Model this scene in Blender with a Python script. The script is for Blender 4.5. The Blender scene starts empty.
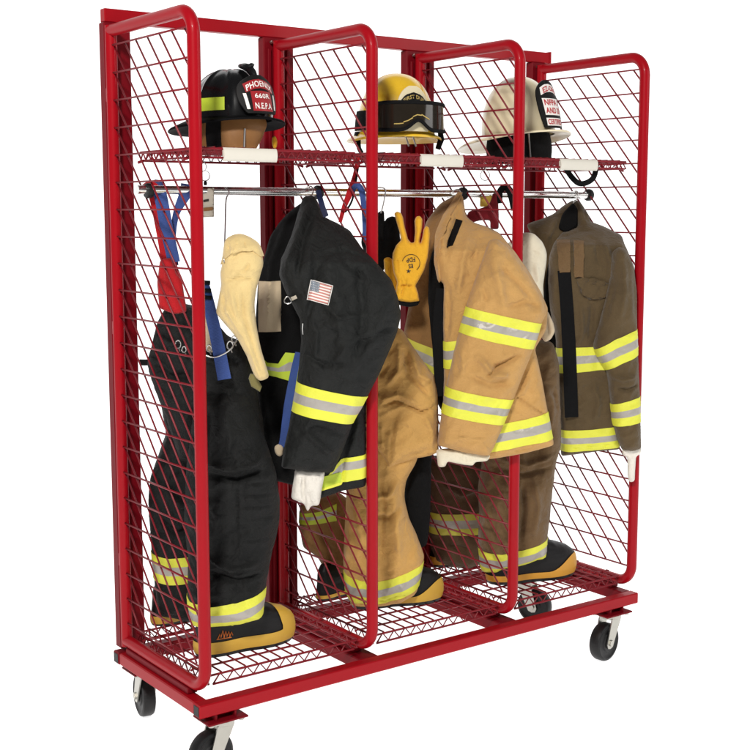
import bpy, math, random
import numpy as np
from mathutils import Vector, Matrix, noise
from mathutils.geometry import delaunay_2d_cdt

random.seed(7)
SC = bpy.context.scene
COL = SC.collection

# ------------------------------------------------------------------ camera
CAM = np.array([-1.5599210, -2.9147083, 1.2901005])
RM = np.array([[0.8073524256575676, -0.5900694893246818, -0.00024197717025919996],
               [-0.07659646966339811, -0.10439517127401832, -0.9915818821709949],
               [0.5850769535881122, 0.8005745724058301, -0.12948093449337073]])
FPX, PPX, PPY = 1256.8026888, 374.936, 374.652
FH = np.array([RM[2, 0], RM[2, 1], 0.0]); FH /= np.linalg.norm(FH)      # horizontal viewing direction
RH = np.array([FH[1], -FH[0], 0.0])                                      # horizontal right
UPZ = np.array([0.0, 0.0, 1.0])

def ray(u, v):
    return RM.T @ np.array([(u - PPX) / FPX, (v - PPY) / FPX, 1.0])
def on_axis(u, v, axis, val):
    d = ray(u, v); return CAM + d * (val - CAM[axis]) / d[axis]
def on_depth(u, v, c):
    d = ray(u, v); return CAM + d * c / (d @ FH)

cd = bpy.data.cameras.new('camera'); cam = bpy.data.objects.new('camera', cd); COL.objects.link(cam)
cam.matrix_world = Matrix([[RM[0, i], -RM[1, i], -RM[2, i], CAM[i]] for i in range(3)] + [[0, 0, 0, 1]])
cd.sensor_width = 36.0; cd.lens = FPX / 750 * 36.0; cd.clip_end = 200; cd.clip_start = 0.05
SC.camera = cam
SC.view_settings.view_transform = 'Standard'; SC.view_settings.look = 'None'
SC.view_settings.exposure = 0; SC.view_settings.gamma = 1

# ------------------------------------------------------------------ materials
def mat_base(name):
    m = bpy.data.materials.new(name); m.use_nodes = True
    nt = m.node_tree; b = nt.nodes['Principled BSDF']
    return m, nt, b
def srgb(*c):
    return tuple(((x / 255) / 12.92 if x / 255 < 0.04045 else ((x / 255 + .055) / 1.055) ** 2.4) for x in c) + (1,)

def solid(name, col, rough=.5, metal=0.0, coat=0.0, var=.12, vscale=14, bump=0.0, bscale=60, spec=.5, coord='Object'):
    m, nt, b = mat_base(name)
    N, L = nt.nodes, nt.links
    tc = N.new('ShaderNodeTexCoord')
    nz = N.new('ShaderNodeTexNoise'); nz.inputs['Scale'].default_value = vscale; nz.inputs['Detail'].default_value = 5
    L.new(tc.outputs[coord], nz.inputs['Vector'])
    mx = N.new('ShaderNodeMix'); mx.data_type = 'RGBA'
    mx.inputs[6].default_value = tuple(c * (1 - var) for c in col[:3]) + (1,)
    mx.inputs[7].default_value = tuple(min(1, c * (1 + var)) for c in col[:3]) + (1,)
    L.new(nz.outputs['Fac'], mx.inputs[0]); L.new(mx.outputs[2], b.inputs['Base Color'])
    rr = N.new('ShaderNodeMapRange'); rr.inputs[3].default_value = max(.02, rough - .08); rr.inputs[4].default_value = min(1, rough + .08)
    L.new(nz.outputs['Fac'], rr.inputs[0]); L.new(rr.outputs[0], b.inputs['Roughness'])
    b.inputs['Metallic'].default_value = metal; b.inputs['Coat Weight'].default_value = coat
    b.inputs['Coat Roughness'].default_value = .08; b.inputs['Specular IOR Level'].default_value = spec
    if bump:
        n2 = N.new('ShaderNodeTexNoise'); n2.inputs['Scale'].default_value = bscale; n2.inputs['Detail'].default_value = 4
        L.new(tc.outputs[coord], n2.inputs['Vector'])
        bp = N.new('ShaderNodeBump'); bp.inputs['Strength'].default_value = bump; bp.inputs['Distance'].default_value = .004
        L.new(n2.outputs['Fac'], bp.inputs['Height']); L.new(bp.outputs[0], b.inputs['Normal'])
    return m

def fabric(name, col, col2=None, rough=.88, crumple=.5, weave=.35, sheen=.15, var=.10, crease=.006, spec=.2):
    """woven cloth: soft tone patches, fine crumple and a woven bump"""
    m, nt, b = mat_base(name); N, L = nt.nodes, nt.links
    tc = N.new('ShaderNodeTexCoord')
    n1 = N.new('ShaderNodeTexNoise'); n1.inputs['Scale'].default_value = 9; n1.inputs['Detail'].default_value = 7; n1.inputs['Roughness'].default_value = .6
    n3 = N.new('ShaderNodeTexNoise'); n3.inputs['Scale'].default_value = 340; n3.inputs['Detail'].default_value = 2
    n2 = N.new('ShaderNodeTexNoise'); n2.inputs['Scale'].default_value = 38; n2.inputs['Detail'].default_value = 5; n2.inputs['Distortion'].default_value = .6
    wv = N.new('ShaderNodeTexWave'); wv.inputs['Scale'].default_value = 190; wv.bands_direction = 'DIAGONAL'
    for n in (n1, n2, n3, wv): L.new(tc.outputs['Object'], n.inputs['Vector'])
    ad = N.new('ShaderNodeMath'); ad.operation = 'MULTIPLY_ADD'; ad.inputs[1].default_value = .35; 
    L.new(n3.outputs['Fac'], ad.inputs[0]); L.new(n1.outputs['Fac'], ad.inputs[2])
    mr = N.new('ShaderNodeMapRange'); mr.inputs[1].default_value = .45; mr.inputs[2].default_value = .9
    L.new(ad.outputs[0], mr.inputs[0])
    mx = N.new('ShaderNodeMix'); mx.data_type = 'RGBA'
    c2 = col2 or tuple(c * (1 + 2.2 * var) for c in col[:3])
    mx.inputs[6].default_value = tuple(c * (1 - var) for c in col[:3]) + (1,)
    mx.inputs[7].default_value = tuple(c2[:3]) + (1,)
    L.new(mr.outputs[0], mx.inputs[0]); L.new(mx.outputs[2], b.inputs['Base Color'])
    b.inputs['Roughness'].default_value = rough; b.inputs['Sheen Weight'].default_value = sheen
    b.inputs['Specular IOR Level'].default_value = spec
    b1 = N.new('ShaderNodeBump'); b1.inputs['Strength'].default_value = crumple; b1.inputs['Distance'].default_value = .010
    b2 = N.new('ShaderNodeBump'); b2.inputs['Strength'].default_value = weave; b2.inputs['Distance'].default_value = .0012
    L.new(n2.outputs['Fac'], b1.inputs['Height']); L.new(wv.outputs['Fac'], b2.inputs['Height'])
    # sharp creases at hand-breadth scale
    n4 = N.new('ShaderNodeTexNoise'); n4.noise_type = 'RIDGED_MULTIFRACTAL'; n4.normalize = False
    n4.inputs['Scale'].default_value = 11; n4.inputs['Detail'].default_value = 2.5; n4.inputs['Roughness'].default_value = .45; n4.inputs['Distortion'].default_value = .5
    mp = N.new('ShaderNodeMapping'); mp.inputs['Scale'].default_value = (1, 1, .62); mp.inputs['Rotation'].default_value = (.3, .5, .2)
    L.new(tc.outputs['Object'], mp.inputs['Vector']); L.new(mp.outputs[0], n4.inputs['Vector'])
    b3 = N.new('ShaderNodeBump'); b3.inputs['Strength'].default_value = min(1, crumple); b3.inputs['Distance'].default_value = crease
    L.new(n4.outputs['Fac'], b3.inputs['Height']); L.new(b3.outputs[0], b1.inputs['Normal'])
    L.new(b1.outputs[0], b2.inputs['Normal']); L.new(b2.outputs[0], b.inputs['Normal'])
    return m

M = {}
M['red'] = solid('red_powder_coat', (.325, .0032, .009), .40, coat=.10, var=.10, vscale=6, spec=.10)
M['redshade'] = solid('red_coat_shaded', (.165, .003, .008), .5, coat=.02, var=.12, vscale=5, spec=.10)  # same red coat, with the shade of interior parts put into the colour
M['wire'] = solid('red_wire_coat', (.19, .005, .012), .4, var=.2, vscale=20, spec=.4)
M['grid'] = solid('red_grid_coat', (.20, .005, .012), .45, var=.2, vscale=20, spec=.3)
M['chrome'] = solid('chrome', (.78, .78, .76), .16, metal=1, var=.05)
M['zinc'] = solid('zinc', (.42, .41, .37), .38, metal=1, var=.12, vscale=40)
M['rubber'] = solid('black_rubber', (.007, .007, .0075), .5, var=.2, bump=.2, bscale=120, spec=.3)
M['label'] = solid('label_card', (.66, .63, .55), .5, var=.04)
M['blackfab'] = fabric('black_cloth', (.0088, .0095, .009), rough=.70, crumple=1, sheen=.0, var=.2, crease=.012, spec=.22)
M['blackpant'] = fabric('black_trouser_cloth', (.0062, .0066, .0064), rough=.66, crumple=1, sheen=.02, crease=.013, spec=.22)
M['blackin'] = fabric('black_lining', (.003, .003, .0032), rough=.95, sheen=.0)
M['tan'] = fabric('tan_cloth', (.46, .262, .088), crumple=.7, var=.07)
M['tanpant'] = fabric('tan_trouser_cloth', (.50, .285, .085), crumple=.8, var=.07)
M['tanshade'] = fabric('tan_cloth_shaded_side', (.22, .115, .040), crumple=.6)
M['brown'] = fabric('brown_cloth', (.088, .060, .029), crumple=.6)
M['brownpant'] = fabric('brown_trouser_cloth', (.140, .084, .038), crumple=.8)
M['brownshade'] = fabric('brown_trouser_cloth_shaded', (.080, .046, .024), crumple=.7)  # brown trouser cloth of the far leg, darkened to paint its shade
M['yel'] = solid('fluorescent_yellow_tape', (.68, .69, .055), .6, var=.09, vscale=16, bump=.35, bscale=160)
M['lime'] = solid('lime_and_shaded_yellow_tape', (.46, .58, .03), .6, var=.05, vscale=40, bump=.15, bscale=200)  # lime on the helmet; on the clothes it is yellow with shade put in
M['dimyel'] = solid('shaded_yellow_tape', (.52, .50, .06), .6, var=.1, vscale=40)  # yellow tape on far pieces, their shade mixed into its colour
M['silver'] = solid('silver_tape', (.37, .345, .31), .42, metal=.15, var=.16, vscale=14, bump=.35, bscale=120)
M['cream'] = fabric('cream_knit', (.66, .50, .225), crumple=.5, var=.05, sheen=.3)
M['ivory'] = fabric('ivory_knit', (.70, .64, .49), crumple=.6, var=.04, sheen=.3)
M['white'] = fabric('white_knit', (.72, .68, .61), crumple=.8, var=.04)
M['beigeline'] = fabric('beige_lining', (.50, .40, .27), crumple=.2, var=.05)
M['glove'] = fabric('yellow_leather', (.68, .35, .018), crumple=.7, weave=.1, var=.06, rough=.7)
M['blue'] = fabric('blue_webbing', (.035, .065, .21), crumple=.2, var=.12)
M['darkblue'] = fabric('dark_blue_webbing', (.012, .018, .06), crumple=.2)
M['redweb'] = fabric('red_webbing', (.36, .008, .012), crumple=.5, var=.1)
M['maroonweb'] = fabric('maroon_webbing', (.16, .008, .014), crumple=.2, var=.1)
M['strap'] = fabric('black_webbing', (.004, .004, .0045), crumple=.2, sheen=0, rough=.95)
M['ybootsole'] = solid('yellow_boot_rubber', (.58, .34, .035), .55, var=.10, vscale=20, bump=.15, bscale=90)
M['obootsole'] = solid('orange_boot_rubber', (.62, .30, .025), .5, var=.08, vscale=20, bump=.1, bscale=90)
M['bootblack'] = solid('black_boot_rubber', (.006, .0055, .006), .5, var=.2, vscale=24, bump=.3, bscale=70, spec=.25)
M['hblack'] = solid('black_helmet_shell', (.004, .004, .0045), .25, coat=.25, var=.1, spec=.25)
M['brimblack'] = solid('black_helmet_brim', (.004, .004, .0045), .7, var=.1, spec=.06)
M['olive'] = fabric('olive_tag', (.16, .14, .05), crumple=.2)
M['hyel'] = solid('yellow_helmet_shell', (.74, .46, .02), .28, coat=.5, var=.05, vscale=8)
M['hwhite'] = solid('cream_white_helmet_shell', (.74, .65, .44), .30, coat=.4, var=.05, vscale=6)
M['leather'] = solid('brown_leather', (.23, .10, .024), .6, var=.15, vscale=24, bump=.3, bscale=60)
M['shieldblack'] = solid('black_shield_leather', (.006, .0055, .0055), .55, coat=.0, var=.1, spec=.2)
M['shieldred'] = solid('red_shield_panel', (.30, .012, .016), .4, var=.1)
M['shieldcream'] = solid('cream_shield_leather', (.66, .58, .38), .45, var=.06, bump=.1)
M['lettwhite'] = solid('white_lettering', (.80, .76, .72), .5, var=.03)
M['lettred'] = solid('red_lettering', (.42, .012, .020), .5, var=.05)
M['lettgold'] = solid('gold_lettering', (.50, .36, .10), .5, var=.05)
M['lettblack'] = solid('black_ink', (.02, .015, .01), .7, var=.05)
M['orange'] = solid('orange_emblem', (.55, .14, .02), .5, var=.1)
M['lens'] = solid('dark_goggle_lens', (.016, .012, .008), .12, coat=.15, var=.3, vscale=10, spec=.3)
M['tagcard'] = solid('beige_tag_card', (.52, .47, .38), .6, var=.05)
M['yeltag'] = solid('yellow_tag_plastic', (.62, .42, .05), .5, var=.06)
M['steel'] = solid('brushed_steel', (.55, .54, .52), .3, metal=1, var=.08)
M['navy'] = solid('flag_blue', (.20, .23, .27), .7, var=.08)
M['flagred'] = solid('flag_red', (.50, .20, .17), .7, var=.06)

# white studio sweep, with glow added to wash out floor shadows
m, nt, b = mat_base('glowing_white_paper')
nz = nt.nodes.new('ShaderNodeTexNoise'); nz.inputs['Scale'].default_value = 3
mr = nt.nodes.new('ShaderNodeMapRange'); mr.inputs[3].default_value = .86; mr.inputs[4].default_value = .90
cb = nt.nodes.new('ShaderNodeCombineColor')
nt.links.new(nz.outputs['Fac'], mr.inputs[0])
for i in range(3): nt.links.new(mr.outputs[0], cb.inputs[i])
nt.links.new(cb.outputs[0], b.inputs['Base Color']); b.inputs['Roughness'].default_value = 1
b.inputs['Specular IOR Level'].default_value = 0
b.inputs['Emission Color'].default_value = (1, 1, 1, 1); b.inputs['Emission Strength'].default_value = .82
M['glowpaper'] = m

# ------------------------------------------------------------------ mesh helpers
class MB:
    def __init__(s): s.v = []; s.f = []; s.mi = []
    def add(s, vs, fs, mi=0):
        o = len(s.v); s.v += [tuple(map(float, p)) for p in vs]
        s.f += [tuple(o + i for i in f) for f in fs]; s.mi += [mi] * len(fs)
    def box(s, lo, hi, bev=0.0, mi=0):
        (x0, y0, z0), (x1, y1, z1) = lo, hi
        if bev <= 0:
            vs = [(x, y, z) for x in (x0, x1) for y in (y0, y1) for z in (z0, z1)]
            s.add(vs, [(0, 1, 3, 2), (4, 6, 7, 5), (0, 4, 5, 1), (2, 3, 7, 6), (0, 2, 6, 4), (1, 5, 7, 3)], mi); return
        # box bevelled on all edges: 24 vertices
        b = bev; idx = {}; vs = []
        for X in (0, 1):
            for Y in (0, 1):
                for Z in (0, 1):
                    c = [(x0, x1)[X], (y0, y1)[Y], (z0, z1)[Z]]; sg = [1 - 2 * X, 1 - 2 * Y, 1 - 2 * Z]
                    for a in range(3):
                        p = [c[k] + (0 if k == a else sg[k] * b) for k in range(3)]
                        idx[(X, Y, Z, a)] = len(vs); vs.append(p)
        fs = []
        for a in range(3):
            o1, o2 = [(1, 2), (0, 2), (0, 1)][a]
            for e in (0, 1):
                q = []
                for (p, r) in ((0, 0), (1, 0), (1, 1), (0, 1)):
                    k = [0, 0, 0]; k[a] = e; k[o1] = p; k[o2] = r; q.append(idx[tuple(k) + (a,)])
                fs.append(tuple(q))
        for a in range(3):
            o1, o2 = [(1, 2), (0, 2), (0, 1)][a]
            for (p, r) in ((0, 0), (1, 0), (1, 1), (0, 1)):
                k0 = [0, 0, 0]; k0[o1] = p; k0[o2] = r; k1 = list(k0); k1[a] = 1
                fs.append((idx[tuple(k0) + (o1,)], idx[tuple(k1) + (o1,)], idx[tuple(k1) + (o2,)], idx[tuple(k0) + (o2,)]))
        for X in (0, 1):
            for Y in (0, 1):
                for Z in (0, 1): fs.append(tuple(idx[(X, Y, Z, a)] for a in range(3)))
        s.add(vs, fs, mi)
    def tube(s, path, r, n=8, closed=False, caps=True, mi=0, flat=1.0):
        P = [np.array(p, float) for p in path]; k = len(P)
        T = []
        for i in range(k):
            a = P[i - 1] if (i > 0 or closed) else P[i]; c = P[(i + 1) % k] if (i < k - 1 or closed) else P[i]
            t = c - a; T.append(t / (np.linalg.norm(t) + 1e-12))
        ref = np.array([0, 0, 1.0]) if abs(T[0][2]) < .9 else np.array([1.0, 0, 0])
        nrm = np.cross(T[0], ref); nrm /= np.linalg.norm(nrm); vs = []
        rr = r if hasattr(r, '__len__') else [r] * k
        for i in range(k):
            nrm = nrm - T[i] * (nrm @ T[i]); nrm /= np.linalg.norm(nrm); bi = np.cross(T[i], nrm)
            for j in range(n):
                a = 2 * math.pi * j / n; vs.append(P[i] + rr[i] * (math.cos(a) * nrm + flat * math.sin(a) * bi))
        fs = []
        for i in range(k if closed else k - 1):
            i2 = (i + 1) % k
            for j in range(n): fs.append((i * n + j, i * n + (j + 1) % n, i2 * n + (j + 1) % n, i2 * n + j))
        if caps and not closed: fs += [tuple(range(n))[::-1], tuple((k - 1) * n + j for j in range(n))]
        s.add(vs, fs, mi)
    def cyl(s, c, axis, r, h, n=24, mi=0, prof=None):
        """lathe about an axis through c; prof is [(r, t)] along the axis"""
        ax = np.array(axis, float); ax /= np.linalg.norm(ax)
        u = np.cross(ax, (0, 0, 1) if abs(ax[2]) < .9 else (1, 0, 0)); u /= np.linalg.norm(u); w = np.cross(ax, u)
        prof = prof or [(r, -h / 2), (r, h / 2)]; vs = []; fs = []
        c = np.array(c, float)
        for (R, t) in prof:
            for j in range(n):
                a = 2 * math.pi * j / n; vs.append(c + ax * t + R * (math.cos(a) * u + math.sin(a) * w))
        for i in range(len(prof) - 1):
            for j in range(n): fs.append((i * n + j, i * n + (j + 1) % n, (i + 1) * n + (j + 1) % n, (i + 1) * n + j))
        fs += [tuple(range(n))[::-1], tuple((len(prof) - 1) * n + j for j in range(n))]
        s.add(vs, fs, mi)
    def grid(s, fn, na, nb, mi=0, wrap=False):
        vs = [fn(i, j) for i in range(na) for j in range(nb)]
        fs = [(i * nb + j, i * nb + (j + 1) % nb, (i + 1) * nb + (j + 1) % nb, (i + 1) * nb + j)
              for i in range(na - 1) for j in range(nb if wrap else nb - 1)]
        s.add(vs, fs, mi)
    def build(s, name, mats, parent=None, smooth=True, angle=35, recalc=True):
        me = bpy.data.meshes.new(name); me.from_pydata(s.v, [], s.f)
        if not isinstance(mats, (list, tuple)): mats = [mats]
        for mt in mats: me.materials.append(mt)
        me.polygons.foreach_set('material_index', s.mi)
        me.validate(); me.update()
        if recalc:
            import bmesh
            bm = bmesh.new(); bm.from_mesh(me); bmesh.ops.recalc_face_normals(bm, faces=bm.faces); bm.to_mesh(me); bm.free()
        o = bpy.data.objects.new(name, me); COL.objects.link(o)
        if smooth:
            me.shade_smooth()
            if angle: me.set_sharp_from_angle(angle=math.radians(angle))
        if parent is not None:
            # parts are modelled in world coordinates: only a thing's own Empty is moved
            o.parent = parent
            if parent.type == 'EMPTY': o.matrix_parent_inverse = Matrix.Translation(-Vector(parent.location))
        return o

def thing(name, label, cat, loc, group=None):
    o = bpy.data.objects.new(name, None); COL.objects.link(o); o.location = [float(x) for x in loc]
    o.empty_display_size = .05; o['label'] = label; o['category'] = cat
    if group: o['group'] = group
    return o
def tag(o, label, cat, group=None):
    o['label'] = label; o['category'] = cat
    if group: o['group'] = group
    return o

def text_polys(txt, spacing=1.0, bold=.0):
    """vertices (unit cap height, centred) and faces of a line of lettering"""
    cu = bpy.data.curves.new('t', 'FONT'); cu.body = txt; cu.align_x = 'CENTER'; cu.offset = bold; cu.space_character = spacing
    cu.resolution_u = 3
    o = bpy.data.objects.new('t', cu); COL.objects.link(o)
    dg = bpy.context.evaluated_depsgraph_get(); dg.update()
    me = bpy.data.meshes.new_from_object(o.evaluated_get(dg))
    V = np.array([v.co[:2] for v in me.vertices]); F = [tuple(p.vertices) for p in me.polygons]
    bpy.data.objects.remove(o); bpy.data.curves.remove(cu); bpy.data.meshes.remove(me)
    x0, x1 = V[:, 0].min(), V[:, 0].max(); y0, y1 = V[:, 1].min(), V[:, 1].max()
    V[:, 0] -= (x0 + x1) / 2; V[:, 1] -= (y0 + y1) / 2; V /= (y1 - y0)
    return V, F

# ------------------------------------------------------------------ cloth pieces: outlined, padded sheets with folds
def seg_dist(P, A, B):
    d = B - A; L = (d * d).sum(1) + 1e-12
    t = np.clip(((P[:, None, :] - A[None]) * d[None]).sum(2) / L[None], 0, 1)
    q = A[None] + t[:, :, None] * d[None]
    return np.sqrt(((P[:, None, :] - q) ** 2).sum(2)), t
def poly_dist(P, poly):
    out = np.full(len(P), 1e9); A = poly; B = np.roll(poly, -1, 0)
    for i in range(0, len(P), 4000): out[i:i + 4000] = seg_dist(P[i:i + 4000], A, B)[0].min(1)
    return out
def inside(P, poly):
    x, y = P[:, 0], P[:, 1]; r = np.zeros(len(P), bool); n = len(poly)
    for i in range(n):
        x1, y1 = poly[i]; x2, y2 = poly[(i + 1) % n]
        c = (y1 > y) != (y2 > y)
        if c.any(): r[c] ^= x[c] < (x2 - x1) * (y[c] - y1) / (y2 - y1 + 1e-15) + x1
    return r
def resample(poly, g, closed=True):
    out = []; n = len(poly)
    for i in range(n if closed else n - 1):
        a = poly[i]; b = poly[(i + 1) % n]; k = max(1, int(round(np.linalg.norm(b - a) / g)))
        for j in range(k): out.append(a + (b - a) * j / k)
    if not closed: out.append(poly[-1])
    return np.array(out)
def soften(poly, it, keep=None):
    p = poly.copy()
    for _ in range(it): p = .5 * p + .25 * (np.roll(p, 1, 0) + np.roll(p, -1, 0))
    return p

class Puff:
    """a cloth piece whose outline is traced, padded front and back, with creases (ridge lines) and crumple"""
    def __init__(s, outline, c, T, R, yaw=0.0, Tb=None, g=.007, folds=(), wr=(), lean=(), soft=3, wob=.0012, seed=1, power=.5, bulges=()):
        s.T, s.R, s.Tb, s.g, s.folds, s.wr, s.seed, s.power, s.bulges = T, R, (T if Tb is None else Tb), g, folds, wr, seed, power, bulges
        o = np.array(outline, float); cu, cv = o.mean(0)
        s.A = on_depth(cu, cv, c)
        a = math.radians(yaw)
        s.n = -FH * math.cos(a) + RH * math.sin(a); s.sx = np.cross(UPZ, s.n)
        s.lean = lean
        st = np.array([s.to_st(u, v) for u, v in o])
        st = resample(st, g)
        st = soften(st, soft)
        if wob:
            for i in range(len(st)):
                st[i] += wob * np.array([noise.noise((st[i][0] * 30, st[i][1] * 30, seed)), noise.noise((st[i][0] * 30, st[i][1] * 30, seed + 9))])
        s.out = st
        s.fl = []
        for f in folds:
            pts = np.array([s.to_st(u, v) for u, v in f[0]]); s.fl.append((pts, f[1], f[2], f[3] if len(f) > 3 else 1))
        s.bl = [(np.array(s.to_st(*b[0])), b[1], b[2]) for b in bulges]
    def to_st(s, u, v):
        d = ray(u, v); t = ((s.A - CAM) @ s.n) / (d @ s.n); p = CAM + d * t - s.A
        return np.array([p @ s.sx, p[2]])
    def height(s, P):
        d = poly_dist(P, s.out); ins = inside(P, s.out); d = np.where(ins, d, 0)
        x = np.clip(d / s.R, 0, 1); pr = (1 - (1 - x) ** 2) ** s.power
        h = s.T * pr; FK, WK = 1.9, 2.5; fade = np.clip(d / (.018), 0, 1)
        for (pts, w, amp, mode) in s.fl:
            D, tt = seg_dist(P, pts[:-1], pts[1:])
            k = D.argmin(1); dist = D[np.arange(len(P)), k]; prm = (k + tt[np.arange(len(P)), k]) / (len(pts) - 1)
            tap = np.clip(np.minimum(prm, 1 - prm) * 5, 0, 1) if mode == 1 else 1.0
            # signed side for asymmetric creases
            a = pts[k]; b = pts[k + 1]; sd = np.sign((b - a)[:, 0] * (P - a)[:, 1] - (b - a)[:, 1] * (P - a)[:, 0])
            if mode == 3:   # step (one side lies higher), soft falloff
                h = h + FK * amp * np.clip(sd * dist / w, -1, 1) * np.exp(-(dist / (6 * w)) ** 2) * fade * np.clip(np.minimum(prm, 1 - prm) * 6, 0, 1)
            else:
                h = h + FK * amp * np.exp(-(dist / (.8 * w)) ** 2) * fade * tap
        for (ctr, w, amp) in s.bl:
            h = h + amp * np.exp(-(((P - ctr) / np.array(w)) ** 2).sum(1)) * fade
        for i, (amp, sc, ang, st) in enumerate(s.wr):
            ca, sa = math.cos(math.radians(ang)), math.sin(math.radians(ang))
            for j in range(len(P)):
                if fade[j] <= 0: continue
                x, y = P[j]; wx = noise.noise((x * 7, y * 7, s.seed + 31)) * .03
                X = (x * ca + y * sa + wx) * sc / st; Y = (-x * sa + y * ca + wx) * sc
                n = noise.noise((X, Y, s.seed + i * 5.3)) + .45 * noise.noise((2.1 * X, 2.1 * Y, s.seed + i * 7.7))
                n = (1 - 2.2 * abs(n)) * .6 + n * .5          # ridged: sharper crests
                h[j] += WK * amp * n * fade[j]
        return h, d
    def offs(s, P):
        if not s.lean: return np.zeros(len(P))
        zs = [s.to_st(PPX, v)[1] for v, _ in s.lean]; ds = [d for _, d in s.lean]
        o = np.argsort(zs); return np.interp(P[:, 1], np.array(zs)[o], np.array(ds)[o])
    def place(s, P, h):
        # a piece that leans back keeps its traced outline: it moves along the sight lines, not straight back
        base = s.A[None] + P[:, :1] * s.sx[None] + P[:, 1:2] * UPZ[None]
        of = s.offs(P)
        if s.lean:
            dirs = base - CAM[None]; k = (dirs @ FH); base = base + dirs * (of / k)[:, None]
        return base + s.n[None] * h[:, None]
    def surf(s, uv, off=.002):
        P = np.array([s.to_st(u, v) for u, v in uv]); h, d = s.height(P)
        return s.place(P, h + off)
    def build(s, name, mat, parent, regions=()):
        g = s.g; cons = [s.out]; regs = []
        for r in regions:
            for poly in r['polys']:
                cons.append(resample(np.array([s.to_st(u, v) for u, v in poly]), g))
        lo, hi = s.out.min(0), s.out.max(0)
        xs = np.arange(lo[0], hi[0], g); ys = np.arange(lo[1], hi[1], g * .87)
        G = np.array([(x + (.5 * g if j % 2 else 0), y) for j, y in enumerate(ys) for x in xs])
        G = G[inside(G, s.out)]
        allc = np.vstack(cons)
        keep = np.ones(len(G), bool)
        for i in range(0, len(G), 3000):
            D = ((G[i:i + 3000, None, :] - allc[None]) ** 2).sum(2).min(1); keep[i:i + 3000] = D > (.5 * g) ** 2
        G = G[keep]
        V = [Vector(p) for c_ in cons for p in c_] + [Vector(p) for p in G]; E = []; o = 0
        for c_ in cons:
            n = len(c_); E += [(o + i, o + (i + 1) % n) for i in range(n)]; o += n
        R = delaunay_2d_cdt(V, E, [], 0, 1e-6)
        P = np.array([v[:] for v in R[0]]); F = np.array([f for f in R[2]])
        cen = P[F].mean(1); F = F[inside(cen, s.out)]
        used = np.unique(F); remap = -np.ones(len(P), int); remap[used] = np.arange(len(used)); P = P[used]; F = remap[F]
        a = (P[F[:, 1]] - P[F[:, 0]]); b = (P[F[:, 2]] - P[F[:, 0]]); cr = a[:, 0] * b[:, 1] - a[:, 1] * b[:, 0]
        F[cr < 0] = F[cr < 0][:, ::-1]
        h, d = s.height(P)
        front = s.place(P, h)
        xb = np.clip(d / s.R, 0, 1); hb = s.Tb * (1 - (1 - xb) ** 2) ** s.power
        back = s.place(P, -hb)
        rim = d < 1e-5; n = len(P)
        bidx = np.where(rim, np.arange(n), np.arange(n) + n)
        Vall = np.vstack([front, back]); Fb = bidx[F][:, ::-1]
        mb = MB(); mb.v = [tuple(p) for p in Vall]; mb.f = [tuple(f) for f in F] + [tuple(f) for f in Fb]; mb.mi = [0] * len(mb.f)
        # drop unused back copies of rim vertices
        ob = mb.build(name, mat, parent, angle=None, recalc=False)
        # per-vertex normals for the applied pieces
        def vn(Vt, Ft):
            N = np.zeros_like(Vt); fn = np.cross(Vt[Ft[:, 1]] - Vt[Ft[:, 0]], Vt[Ft[:, 2]] - Vt[Ft[:, 0]])
            for k in range(3): np.add.at(N, Ft[:, k], fn)
            return N / (np.linalg.norm(N, axis=1)[:, None] + 1e-12)
        NA = vn(Vall, np.vstack([F, Fb]))
        cen = P[F].mean(1); made = []
        for r in regions:
            off = r.get('off', .0016); mb = MB(); mats = r['mats']
            for k, poly in enumerate(r['polys']):
                pp = np.array([s.to_st(u, v) for u, v in poly]); sel = inside(cen, pp)
                if not sel.any(): continue
                for FF in ((F[sel], Fb[sel]) if r.get('back', True) else (F[sel],)):
                    us = np.unique(FF); rm = {int(x): i for i, x in enumerate(us)}
                    top = Vall[us] + NA[us] * off; bot = Vall[us] - NA[us] * .0005
                    fs = [tuple(rm[int(x)] for x in f) for f in FF]
                    ec = {}
                    for f in fs:
                        for q in range(3):
                            e = (f[q], f[(q + 1) % 3]); ec[tuple(sorted(e))] = ec.get(tuple(sorted(e)), []) + [e]
                    m_ = len(us); sk = [(e[0][1], e[0][0], e[0][0] + m_, e[0][1] + m_) for e in ec.values() if len(e) == 1]
                    mb.add(list(top) + list(bot), fs + sk, r['mi'][k] if 'mi' in r else 0)
            if mb.f:
                ro = mb.build(r['name'], mats, r.get('parent') or ob, angle=50, recalc=False)
                if r.get('label'): ro['label'] = r['label']
                made.append(ro)
        return ob

def lerp(a, b, t): return tuple(np.array(a) + (np.array(b) - np.array(a)) * t)
def band(top, bot, name='reflective_band', y='yel', off=.0016, fr=(0, .34, .66, 1), sil='silver', parent=None):
    """a yellow - silver - yellow tape between two traced edges"""
    polys = []
    for k in range(3):
        t0, t1 = fr[k], fr[k + 1]
        polys.append([lerp(a, b_, t0) for a, b_ in zip(top, bot)] + [lerp(a, b_, t1) for a, b_ in zip(top, bot)][::-1])
    return dict(name=name, polys=polys, mi=[0, 1, 0], mats=[M[y], M[sil]], off=off, parent=parent)
def patch(name, poly, mat, off=.003, back=False, parent=None, label=None):
    return dict(name=name, polys=[poly], mats=[M[mat]], off=off, back=back, parent=parent, label=label)

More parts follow.
